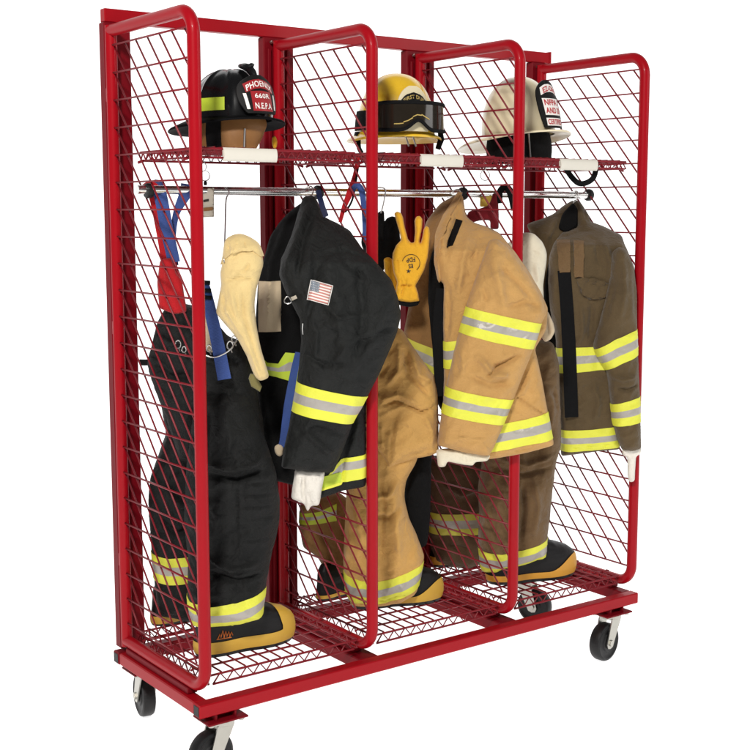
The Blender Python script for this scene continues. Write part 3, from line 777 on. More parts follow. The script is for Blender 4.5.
# ------------------------------------------------------------------ black trousers (left bay)
Tb = thing('turnout_trousers', 'black firefighter trousers with blue and red suspenders, standing in yellow toed boots', 'trousers', on_axis(190, 640, 2, ZF))
farleg = Puff([(160, 400), (200, 400), (205, 470), (200, 560), (196, 622), (158, 614), (152, 560), (148, 500), (150, 478), (166, 432)], 3.72, .06, .06,
              folds=[([(165, 480), (185, 500), (200, 498)], .012, .012), ([(158, 510), (180, 528), (200, 520)], .01, -.01)], wr=[(.004, 16, 20, 2)], seed=21)
farleg.build('leg', M['blackpant'], Tb, [band([(145, 549), (172, 553), (205, 552)], [(145, 574), (172, 579), (205, 578)])])
waist = Puff([(166, 306), (180, 302), (205, 308), (228, 336), (240, 340), (250, 358), (256, 385), (262, 415), (266, 450), (230, 470), (180, 460), (170, 430), (165, 413), (157, 395), (150, 375), (147, 362), (152, 343), (157, 322)], 3.60, .075, .09,
             folds=[([(215, 385), (214, 440), (212, 500)], .008, -.008), ([(200, 345), (225, 352), (245, 362)], .008, -.010, 1), ([(160, 330), (175, 340), (190, 338)], .008, .008), ([(155, 360), (175, 372), (195, 370)], .01, -.01), ([(230, 380), (240, 420), (255, 450)], .012, .010)],
             wr=[(.006, 13, 75, 2), (.002, 30, 20, 2)], seed=22)
waist.build('waist', M['blackpant'], Tb)
leg = Puff([(196, 395), (228, 388), (247, 392), (258, 420), (268, 446), (276, 472), (280, 500), (279, 525), (273, 548), (268, 572), (265.5, 590), (262.5, 616), (240, 622), (218, 624), (200, 625), (192, 622), (187, 600), (188, 560), (184, 520), (186, 470), (190, 430)],
           3.555, .085, .085, g=.0065, soft=3, lean=[(380, 0), (540, -.02), (590, -.07), (625, -.09)],
           folds=[([(205, 455), (235, 463), (258, 458), (268, 448)], .010, .016, 1), ([(208, 468), (240, 474), (268, 465)], .008, -.014, 1),
                  ([(242, 478), (276, 476)], .003, -.004, 1), ([(242, 489), (278, 488)], .003, -.004, 1), ([(242, 500), (279, 500)], .003, -.004, 1), ([(242, 511), (279, 511)], .003, -.004, 1), ([(242, 522), (277, 522)], .003, -.004, 1), ([(242, 533), (275, 533)], .003, -.004, 1),
                  ([(240, 470), (241, 500), (241, 542)], .003, -.005, 1), ([(205, 545), (235, 560), (262, 556)], .010, .014, 1), ([(207, 562), (240, 572), (266, 568)], .008, -.012, 1), ([(213, 400), (212, 430), (208, 460)], .006, -.010), ([(228, 400), (234, 430), (232, 452)], .010, .008), ([(210, 490), (222, 510), (212, 540)], .012, .008)],
           wr=[(.005, 14, 25, 2), (.002, 34, 70, 1.6)], seed=23)
leg.build('leg', M['blackpant'], Tb, [band([(180, 588), (192, 596), (215, 597), (240, 594), (270, 585.5)], [(180, 618), (192, 624), (215, 623.5), (240, 622), (270, 612)])])
wl = Puff([(203, 312), (209, 322), (214, 338), (216, 351), (209, 353), (203, 345)], 3.495, .008, .010, g=.004, seed=24); wl.build('waist_liner', M['beigeline'], Tb)
# suspenders
ribbon('suspender', [(143, 192, 3.56), (150, 187, 3.53), (156, 196, 3.53), (164, 235, 3.55), (172, 280, 3.56)], [.03, .034, .04, .04, .045], 'redweb', Tb)
ribbon('suspender', [(152, 190, 3.58), (157, 185.5, 3.55), (161, 198, 3.52), (167, 230, 3.535), (174, 262, 3.545)], [.03, .036, .036, .036, .034], 'blue', Tb)
ribbon('suspender', [(188, 184, 3.58), (185, 194, 3.56), (176, 214, 3.56), (173, 240, 3.565), (176, 265, 3.57)], [.04, .034, .018, .015, .014], 'blue', Tb)
pr_ = Puff([(160, 259), (171, 257), (176, 272), (182, 280), (187, 312), (175, 314), (159, 308), (157, 282)], 3.54, .010, .02, g=.005, folds=[([(166, 262), (168, 298)], .005, .004)], seed=3)
pr_.build('suspender_pad', M['redweb'], Tb)
ribbon('suspender', [(203, 282, 3.46), (206, 292, 3.46), (212, 318, 3.46), (218, 345, 3.47), (224.5, 379, 3.475)], [.028, .030, .034, .036, .038], 'blue', Tb)
mb = MB()
for (u, v) in ((206, 282), (207, 290), (207.5, 297)):
    mb.tube([on_depth(u - 4, v, 3.455), on_depth(u + 4, v + .5, 3.455)], .006, 8)
mb.build('buckle', M['strap'], Tb)
for (u, v, s_, c_) in ((178, 344, 4, 3.505), (184, 349, 3, 3.50), (230, 345, 4.2, 3.475), (234, 339, 3.4, 3.48), (209, 348, 3.4, 3.475)):
    mb = MB(); mb.tube([on_depth(u + s_ * math.cos(t) * .7, v + s_ * math.sin(t), c_) for t in np.linspace(0, 2 * math.pi, 13)[:-1]], .0021, 6, closed=True)
    mb.tube([on_depth(u + .8, v + s_, c_), on_depth(u + 2.2, v + s_ + 3.2, c_ - .004)], .0022, 6)
    mb.build('snap_clip', M['steel'], Tb)
mb = MB(); wire_px(mb, [(200, 352, 3.475), (213, 357, 3.468), (228, 351, 3.468), (237, 340, 3.475)], .002); mb.build('waist_wire', M['steel'], Tb)
ribbon('waist_strap', [(140, 362, 3.63), (148, 362, 3.60), (158, 360, 3.57)], .018, 'strap', Tb)

# ------------------------------------------------------------------ tan trousers (middle bay)
Tt = thing('turnout_trousers', 'tan firefighter trousers with one reflective ankle band and a bulging thigh pocket', 'trousers', on_axis(385, 605, 2, ZF))
fl = Puff([(300, 500), (336, 490), (350, 500), (350, 560), (342, 600), (330, 596), (326, 572), (318, 557), (303, 547), (299, 525)], 4.05, .045, .04, folds=[([(318, 525), (330, 545), (330, 590)], .008, -.008)], wr=[(.003, 18, 60, 2)], seed=30)
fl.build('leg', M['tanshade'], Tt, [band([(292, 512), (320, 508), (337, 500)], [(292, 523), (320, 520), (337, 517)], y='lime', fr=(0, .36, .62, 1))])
lg = Puff([(345, 440), (380, 430), (424, 436), (416, 462), (406, 480), (404, 495), (408, 515), (418, 538), (424.5, 555), (421, 575), (417, 592), (400, 602), (372, 606), (352, 604), (345, 590), (343, 560), (345, 520), (347, 480)], 3.925, .075, .07, g=.0065,
          folds=[([(392, 470), (396, 510), (400, 560)], .016, .010), ([(404, 500), (390, 512), (372, 510)], .010, -.010), ([(380, 470), (384, 500), (380, 560)], .008, -.006), ([(352, 500), (362, 530), (356, 560)], .012, .008), ([(400, 475), (388, 490), (370, 492)], .009, .008),
                 ([(352, 598), (380, 594), (416, 586)], .005, -.004, 1)], wr=[(.005, 14, 70, 2), (.002, 32, 15, 2)], seed=31)
lg.build('leg', M['tanpant'], Tt, [band([(335, 566), (352, 573), (377, 575), (400, 569), (432, 557)], [(335, 590), (352, 597), (377, 598), (400, 592), (432, 578)])])
ws = Puff([(372, 330), (386, 322), (402, 329), (412, 345), (424, 362), (434, 375), (438, 396), (438.5, 425), (438.5, 452), (428, 456), (416, 458), (400, 463), (388, 468.5), (381, 458), (376, 449), (350, 444), (344, 400), (352, 345)], 3.875, .055, .06, g=.006, soft=2,
          folds=[([(378, 404), (396, 398), (412, 405), (420, 409), (437, 403)], .0045, -.010, 1), ([(380, 397), (398, 391), (420, 402)], .008, .008, 1), ([(410, 348), (418, 372), (436, 380)], .009, .010), ([(404, 345), (408, 372), (430, 395)], .008, -.010), ([(385, 385), (398, 368), (398, 340)], .010, .009), ([(378, 375), (390, 360)], .008, -.007), ([(424, 410), (432, 430), (430, 452)], .010, .007), ([(396, 412), (392, 440), (390, 462)], .006, -.006), ([(381, 420), (382, 445)], .006, .005)],
          wr=[(.004, 16, 40, 2), (.002, 34, 10, 2)], seed=32)
ws.build('thigh_pocket', M['tanpant'], Tt)

# black sleeve shaped pouch hanging between tan and brown gear
bp = Puff([(418, 440), (432, 440), (431, 480), (430, 520), (427, 545), (418, 549), (410, 544), (405, 533), (404, 505), (403, 488), (408, 470), (414, 458)], 3.99, .035, .035, wr=[(.004, 18, 80, 2)], seed=33)
tag(bp.build('liner_pouch', M['blackin'], None), 'black quilted pouch hanging beside the tan trouser leg, below the tan jacket', 'pouch')

# ------------------------------------------------------------------ tan jacket (middle bay)
Jt = thing('turnout_jacket', 'tan firefighter jacket with two bright reflective bands on its sleeve', 'jacket', on_depth(490, 340, 3.9))
ff = Puff([(458, 193), (440, 203), (426, 221), (420, 245), (414, 280), (404, 330), (400, 372), (430, 400), (446, 380), (448, 300), (452, 240), (462, 205)], 4.02, .03, .05, folds=[([(450, 203), (434, 235), (424, 275)], .010, .010), ([(456, 215), (444, 255)], .010, -.010)], wr=[(.003, 18, 70, 2)], lean=[(193, .08), (240, .0)], seed=40)
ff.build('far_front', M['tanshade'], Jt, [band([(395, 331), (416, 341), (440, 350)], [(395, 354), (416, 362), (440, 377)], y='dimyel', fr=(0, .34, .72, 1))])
dk = Puff([(446, 226), (438, 236), (429, 262), (428, 300), (432, 345), (436, 400), (446, 420), (452, 380), (450, 300), (448, 250)], 3.96, .012, .02, seed=41); dk.build('shaded_lining', M['blackin'], Jt)  # near-black sheet drawn for the shade within the open front
bo = Puff([(459, 192.5), (463, 196), (466, 216), (473, 222), (487, 226), (500, 233), (513, 249), (529, 271), (540, 290), (548, 308), (546, 330), (535, 348), (541, 375), (548, 412), (554, 445), (525, 453), (493, 458.5), (470, 460), (446, 440), (443, 400), (444, 370), (443, 320), (444, 283), (440, 281), (436, 262), (437, 234), (445, 215), (454, 202)], 3.882, .032, .045, g=.0065, soft=2,
          folds=[([(456, 202), (444, 225), (440, 255)], .007, .010), ([(461, 205), (452, 228), (446, 262)], .006, -.010), ([(447, 280), (449, 310), (446, 340)], .008, -.010), ([(470, 228), (462, 258), (456, 300)], .014, .009), ([(480, 232), (472, 265)], .009, -.006),
                 ([(516, 395.5), (530, 404), (544.5, 413.5), (549, 407)], .0028, -.005, 2), ([(528, 375), (520, 393)], .008, .006), ([(505, 452), (530, 446), (554, 441)], .003, -.003, 1)],
          wr=[(.0035, 16, 60, 2), (.0015, 34, 10, 2)], lean=[(192, .20), (222, .11), (250, 0)], seed=42)
bob = bo.build('body', M['tan'], Jt, [
    band([(440, 340), (446, 341), (458, 339), (466, 337)], [(440, 367), (447, 368), (458, 365), (466, 363)]),
    band([(470, 428), (498, 422.5), (525, 417), (549, 411), (560, 408)], [(470, 455), (492, 449.5), (525, 443.5), (553.5, 437.5), (562, 435)]),
    patch('collar_patch', [(456, 219), (461.5, 221), (452, 245), (446, 247), (447, 240)], 'blackin', .003),
    patch('collar_flap', [(459, 190), (452, 204), (443, 217), (434, 233), (432, 262), (437, 283), (441, 283), (439, 262), (441, 240), (450, 216), (458, 203), (461, 194)], 'tan', .007)])
sl = Puff([(489, 240), (497, 238), (508, 246), (522, 264), (534, 282), (542, 297), (547, 312), (541, 324), (537, 338), (531, 355), (524, 372), (514, 398), (504, 423), (494, 447), (488.5, 456), (465, 452.5), (437, 445), (438.5, 432), (441, 414), (446, 386), (453, 355), (459, 331), (466, 306), (476, 276)], 3.838, .055, .06, g=.006, soft=2,
          folds=[([(490, 250), (498, 285), (502, 310)], .020, .010), ([(474, 350), (492, 372), (508, 372)], .012, .010), ([(484, 376), (496, 364), (522, 350)], .007, -.010, 1), ([(468, 372), (488, 382), (512, 380)], .010, -.007, 1), ([(538, 305), (522, 300), (504, 306)], .009, -.008), ([(482, 285), (486, 300)], .010, -.006), ([(445, 430), (466, 433), (500, 436)], .0028, -.003, 1), ([(494, 262), (516, 282), (532, 300)], .010, -.006), ([(460, 345), (462, 372)], .010, .006)],
          wr=[(.0045, 14, 55, 2.1), (.0018, 34, 10, 2)], seed=43)
sl.build('sleeve', M['tan'], Jt, [
    band([(455, 302), (466, 306), (500, 314), (539, 322.5), (550, 324.5)], [(448, 328), (459, 331.5), (496, 341), (534, 348.5), (545, 351)], name='sleeve_band', fr=(0, .36, .64, 1), parent=Jt),
    band([(436, 383), (446, 385.5), (480, 393), (514, 398.5), (525, 400)], [(430, 409), (441.5, 412), (472, 418), (503, 423), (512, 425)], name='sleeve_band', fr=(0, .36, .64, 1), parent=Jt)])
cf = Puff([(436, 449), (450, 448), (476, 451), (491, 455), (487.5, 461), (475, 461.5), (473, 465.5), (460, 463.5), (447, 461), (445.5, 466.5), (438, 467)], 3.845, .016, .014, g=.0045, seed=44, wr=[(.0012, 50, 80, 2)]); cf.build('knit_cuff', M['ivory'], Jt)
ribbon('hook_strap', [(441, 288, 3.90), (438.5, 320, 3.89), (439, 360, 3.89), (440.5, 396, 3.88)], [.028, .033, .033, .03], 'strap', Jt)
tip = Puff([(541, 309), (548, 311), (553, 322), (555, 331), (551, 339), (545, 342), (541, 337)], 3.93, .010, .012, g=.0045, seed=45, folds=[([(546, 315), (549, 335)], .004, -.004)])
tip.build('lining_tip', M['beigeline'], Jt)

# ------------------------------------------------------------------ right bay: brown trousers
Tn = thing('turnout_trousers', 'brown firefighter trousers standing behind the mesh with reflective ankle bands', 'trousers', on_axis(510, 585, 2, ZF))
l2 = Puff([(424, 455), (486, 455), (486, 560), (470, 568), (446, 566), (432, 560), (427, 530), (426, 490)], 4.40, .06, .06, folds=[([(440, 480), (460, 490), (478, 484)], .01, .01), ([(445, 540), (470, 545)], .008, -.008)], wr=[(.004, 16, 30, 2)], seed=50)
l2.build('leg', M['brownshade'], Tn, [band([(420, 509), (450, 510), (490, 509)], [(420, 529), (450, 531), (490, 530)], y='dimyel', fr=(0, .3, .68, 1))])
l1 = Puff([(476, 440), (478, 390), (488, 352), (510, 340), (530, 338), (545, 340), (553, 342), (559, 362), (560, 395), (561, 425), (561, 445), (556, 462), (552.5, 490), (550, 515), (547, 540), (546, 556), (520, 564), (494, 572), (481, 570), (478, 545), (479, 510), (478, 486), (482, 462)], 4.195, .075, .07, g=.0068,
          folds=[([(500, 470), (512, 500), (508, 540)], .018, .010), ([(530, 470), (536, 500), (530, 535)], .014, .009), ([(520, 475), (522, 505), (518, 535)], .009, -.010), ([(490, 462), (520, 470), (552, 462)], .009, -.011, 1), ([(492, 452), (525, 460), (556, 450)], .009, .010, 1), ([(540, 380), (550, 400), (548, 425)], .009, .008), ([(550, 385), (556, 410)], .006, -.007), ([(488, 500), (494, 525)], .010, -.008)],
          wr=[(.005, 15, 60, 2), (.002, 34, 15, 2)], seed=51)
l1.build('leg', M['brownpant'], Tn, [band([(472, 547), (500, 548), (525, 542.5), (552, 535)], [(472, 570), (500, 568), (525, 563), (552, 553)], fr=(0, .32, .72, 1))])

# ivory hood behind the tan jacket
hd = Puff([(516, 236), (524, 231.5), (534, 233), (543, 242), (547, 253), (546, 266), (543, 284), (544, 305), (541, 330), (520, 345), (498, 330), (490, 290), (500, 250)], 4.10, .035, .04, folds=[([(530, 250), (540, 256), (545, 262)], .005, -.005, 1), ([(534, 262), (538, 285)], .008, .006)], wr=[(.0015, 20, 40, 2)], seed=52)
tag(hd.build('flash_hood', M['ivory'], None), 'pale ivory knit hood showing behind the tan jacket shoulder', 'hood')

# ------------------------------------------------------------------ brown jacket
Jb = thing('turnout_jacket', 'dark brown firefighter jacket with black front strap, hung against the right mesh panel', 'jacket', on_depth(590, 330, 4.28))
fs = Puff([(574, 199), (566, 203), (553, 214), (540, 219), (526, 224), (532, 236), (540, 300), (548, 330), (566, 330), (570, 250), (576, 215)], 4.36, .025, .03, folds=[([(556, 216), (545, 240)], .010, .008)], wr=[(.003, 20, 40, 2)], lean=[(198, .1), (235, 0)], seed=60)
fs.build('far_shoulder', M['brown'], Jb)
ck = Puff([(573, 202), (562, 214), (558, 228), (566, 232), (577, 226), (578, 210)], 4.30, .006, .01, g=.005, lean=[(198, .12), (235, 0.02)], seed=61); ck.build('shaded_collar_lining', M['blackin'], Jb)  # dark piece that paints the shade in the neck opening
di = Puff([(548, 262), (558, 262), (566, 330), (566, 400), (552, 400), (545.5, 340), (544, 290)], 4.33, .01, .02, seed=66); di.build('shaded_lining', M['blackin'], Jb)  # shade inside the front opening, drawn as a black sheet
bb = Puff([(574, 198), (581, 203), (589, 215), (590, 221), (604, 226), (621, 234.5), (627, 249), (634, 268), (634, 300), (625, 360), (619, 425), (620, 449), (590, 452), (561, 456), (560, 430), (556, 372), (556, 340), (550, 310), (548, 280), (549, 255), (554, 242), (563, 231), (577, 226), (574, 213)], 4.275, .045, .05, g=.0065, soft=2,
          folds=[([(553, 250), (560, 238), (578, 230), (600, 232)], .005, -.007, 1), ([(582, 205), (584, 218), (592, 224)], .005, -.006), ([(600, 238), (608, 262), (606, 285)], .012, .009), ([(594, 238), (596, 262)], .009, -.006), ([(578, 300), (580, 330), (574, 345)], .010, .006), ([(590, 300), (588, 338)], .010, -.007),
                 ([(574, 277), (580, 294), (592, 299), (606, 295), (608, 284)], .0035, -.004, 1), ([(574, 277.5), (608, 283)], .003, .004, 1), ([(590, 380), (596, 400), (592, 420)], .012, .006), ([(562, 447), (590, 444), (620, 441)], .0025, -.003, 1)],
          wr=[(.003, 18, 60, 2), (.0014, 36, 10, 2)], lean=[(198, .17), (226, .10), (245, 0)], seed=62)
bb.build('body', M['brown'], Jb, [
    band([(550, 348), (570, 346), (597, 345), (606, 345)], [(550, 372), (570, 371), (598, 368), (606, 368)]),
    band([(555, 429), (590, 427), (618, 424), (628, 423)], [(555, 450), (590, 448), (620, 445), (628, 444)], fr=(0, .36, .64, 1)),
    patch('chest_pocket_flap', [(556.5, 241), (568, 241), (568, 271), (557.5, 271.5)], 'brownpant', .009),
    patch('chest_flap', [(571, 242), (581, 242.5), (580.5, 277), (572, 276)], 'brownpant', .010),
    patch('chest_pocket', [(574, 277.5), (590, 278), (608.5, 283), (607, 293), (598, 299), (586, 298.5), (577, 290)], 'brown', .008)])
bs = Puff([(612, 252), (619, 246), (626, 249), (634, 266), (636.5, 290), (637, 330), (638, 355), (640, 400), (641, 448), (632, 451), (622, 450), (616, 436), (612, 420), (609.5, 395), (606.5, 372), (598, 358), (592.5, 346), (597, 330), (604, 305), (609, 282)], 4.213, .045, .045, g=.0058, soft=2,
          folds=[([(620, 255), (622, 290), (616, 325)], .014, .007), ([(612, 262), (611, 290), (603, 322)], .007, -.007), ([(604, 372), (620, 378), (636, 374)], .008, .008), ([(612, 386), (625, 388), (639, 382)], .007, -.008, 1), ([(632, 275), (634, 320)], .008, -.006)], wr=[(.003, 18, 60, 2), (.0013, 36, 10, 2)], seed=63)
bs.build('sleeve', M['brown'], Jb, [
    band([(588, 352), (593.5, 349), (612, 338.5), (632, 330), (642, 327)], [(600, 373), (605.5, 369), (620, 361.5), (635, 355), (645, 351)], name='sleeve_band', parent=Jb),
    band([(604, 405), (611.5, 403), (625, 399), (637.5, 396), (646, 394)], [(604, 427), (613, 425), (626, 423), (639.5, 420.5), (646, 419)], name='sleeve_band', fr=(0, .36, .64, 1), parent=Jb)])
bc = Puff([(622, 447), (632, 446), (641.5, 446), (640.5, 454), (636, 456), (635, 470), (634.5, 481), (629, 482), (627.5, 474), (627.5, 457), (622.5, 455)], 4.22, .012, .012, g=.0045, seed=64); bc.build('knit_cuff', M['white'], Jb)
P = bb.surf([(564, 271), (568, 320), (570, 360), (572, 417)], .006)
ribbon('front_strap', [(564, 270, 4.226), (567, 310, 4.222), (569.5, 360, 4.222), (571.5, 417, 4.222)], [.044, .044, .046, .046], 'strap', Jb)

# ------------------------------------------------------------------ gloves (middle bay)
gl = [(394, 213), (397, 211), (401, 212.5), (403, 217), (405, 228), (408, 239), (411, 242.5), (414, 242), (415, 232), (414.5, 220), (416.5, 216), (420, 215.5), (422.5, 219), (422, 228), (419.5, 241), (420.5, 243.5), (422, 238), (423.5, 229), (426, 225.5), (429, 227), (430, 233), (429, 246), (427.5, 258), (424, 270), (419, 279), (415.5, 285), (418, 292), (419.5, 300.5), (410, 302), (401, 301), (394, 298.5), (396, 289), (397, 282), (393.5, 273), (392, 263), (392.5, 253), (396, 245), (401, 240), (399.5, 232), (396.5, 222)]
gp = Puff(gl, 3.855, .018, .014, g=.0036, soft=1, wob=.0005, folds=[([(396, 287), (404, 285), (415, 286)], .004, -.006, 1), ([(400, 277), (402, 287)], .003, -.004), ([(408, 276), (407, 288)], .003, .003), ([(404, 284), (401, 298)], .003, -.004), ([(413, 288), (414, 298)], .003, -.003), ([(397, 258), (398, 274)], .004, -.003)], wr=[(.001, 40, 70, 2)], seed=70, power=.5)
G1 = gp.build('work_glove', M['glove'], None)
tag(G1, 'yellow leather work glove with dark round print, fingers up, black lined cuff', 'glove')
g2 = Puff([(395, 298), (410, 300.5), (420, 299.5), (418.5, 305), (408, 307), (396, 304)], 3.862, .010, .008, g=.004, seed=71); g2.build('cuff_lining', M['blackin'], G1)
mb = MB()
def on_glove(V, F, cu, cv, h, rot=0.0, mbx=None):
    ca, sa = math.cos(rot), math.sin(rot)
    P = gp.surf([(cu + (x * ca - y * sa) * h, cv - (x * sa + y * ca) * h * 1.0) for x, y in V], .0012); mbx.add(P, F)
V, F = text_polys('FDP', 1.05, .02); V[:, 0] *= .8; on_glove(V, F, 410.5, 259.3, 4.6, math.pi + .12, mb)
V, F = text_polys('ES', 1.0, .02); V[:, 0] *= .9; on_glove(V, F, 410.5, 265.5, 4.2, math.pi + .12, mb)
ring = gp.surf([(410.8 + 8.8 * math.cos(t), 262.5 + 8.6 * math.sin(t)) for t in np.linspace(-2.9, .9, 26)], .0012); mb.tube(ring, .0009, 5)
st = [(408.3 + (2.6 if k % 2 == 0 else 1.0) * math.cos(k * math.pi / 5 - 1.5), 270.6 + (2.6 if k % 2 == 0 else 1.0) * math.sin(k * math.pi / 5 - 1.5)) for k in range(10)]
P = gp.surf(st, .0012); mb.add(P, [tuple(range(10))])
mb.build('printed_emblem', M['lettblack'], G1, angle=None)
gb = Puff([(383.5, 258), (388, 256.5), (392, 258), (396, 270), (399, 284), (398, 296), (390, 295), (386, 280), (384, 270)], 3.90, .014, .014, g=.004, folds=[([(388, 262), (392, 285)], .004, -.004)], seed=72)
tag(gb.build('work_glove', M['glove'], None), 'second yellow glove, mostly hidden behind the printed yellow glove', 'glove')
bg = Puff([(379, 211), (384, 210), (384.5, 222), (386, 218), (392, 215.5), (397, 217), (399, 226), (400, 238), (403, 246), (402, 254), (395, 258), (388, 262), (380, 276), (376, 270), (366, 256), (361, 244), (362, 232), (367, 222), (374, 218)], 3.97, .020, .02, g=.0045, folds=[([(384, 222), (385, 240)], .004, -.010), ([(374, 228), (378, 250)], .006, .006)], wr=[(.003, 30, 60, 2)], seed=73)
tag(bg.build('work_glove', M['blackin'], None), 'black glove on a hook beside the yellow printed glove', 'glove')

# ------------------------------------------------------------------ small hanging things
sp = thing('suspenders', 'red and blue suspenders dangling crossed from the mesh over the black jacket', 'suspenders', on_depth(352, 190, 3.76))
ribbon('strap', [(358, 157, 3.74), (355, 175, 3.74), (350, 192, 3.73), (344, 207, 3.73), (340, 222, 3.73)], [.012, .014, .020, .014, .01], 'redweb', sp)
ribbon('strap', [(352, 190, 3.72), (357, 185, 3.70), (362, 192, 3.70), (364, 212, 3.70), (365, 240, 3.71)], [.014, .018, .018, .014, .012], 'blue', sp)
ribbon('strap', [(345, 212, 3.735), (352, 200, 3.725), (356, 180, 3.735), (359, 160, 3.745)], .006, 'strap', sp)

rs = thing('harness_strap', 'maroon harness strap hanging in the right bay behind the tan jacket', 'strap', on_depth(485, 210, 4.15))
pz = Puff([(468, 211), (480, 208), (489, 205), (493, 192), (498, 193), (499, 229), (490, 229), (490, 220), (480, 220), (470, 223), (466, 218)], 4.17, .006, .01, g=.005, seed=80); pz.build('webbing', M['maroonweb'], rs)
ribbon('black_loop', [(500, 203, 4.14), (500, 191, 4.14), (506, 187, 4.13), (511, 194, 4.13), (514, 210, 4.13)], [.016, .02, .024, .024, .02], 'strap', rs)
yt = Puff([(480, 196), (494, 195), (493, 206), (480, 206.5)], 4.2, .002, .004, g=.005, soft=1, seed=81)
tag(yt.build('name_tag', M['yeltag'], None), 'small yellow tag hanging on the rod in the right bay', 'tag')
kt = Puff([(202, 188), (214, 187.5), (214, 216.5), (202, 217)], 3.60, .0025, .004, g=.006, soft=0, seed=82, wob=0)
K = kt.build('name_tag', M['tagcard'], None)
tag(K, 'beige card tag hanging on the rod behind the left front upright', 'tag')
for q, mm in (([(203.5, 199.5), (209, 198.5), (209, 201), (203.5, 202)], 'lettblack'), ([(203, 207.5), (213, 206.5), (213, 210), (203, 211)], 'leather')):
    quad_on(kt, 'printed_mark', q, M[mm], K, .0012)
def keyring(u, v, c_, label, fob=True):
    mb = MB(); wire_px(mb, [(u - 1, v - 14, c_), (u + 1.5, v - 9, c_), (u - .5, v - 5, c_)], .0014)
    mb.tube([on_depth(u + 4.6 * math.cos(t), v + 5.2 * math.sin(t), c_) for t in np.linspace(0, 2 * math.pi, 17)[:-1]], .0013, 6, closed=True)
    o = mb.build('key_ring', M['steel'], None)
    tag(o, label, 'key ring')
    if fob:
        mb = MB(); mb.tube([on_depth(u + .3, v + 4.5, c_ - .004), on_depth(u + .3, v + 7, c_ - .004), on_depth(u + .3, v + 9.5, c_ - .004)], [.002, .005, .004], 8); mb.build('fob', M['strap'], o)
keyring(205, 175.5, 3.42, 'thin steel ring with black fob hanging under the left shelf')
keyring(485, 175, 4.06, 'thin steel ring hanging under the shelf by the yellow tag', False)

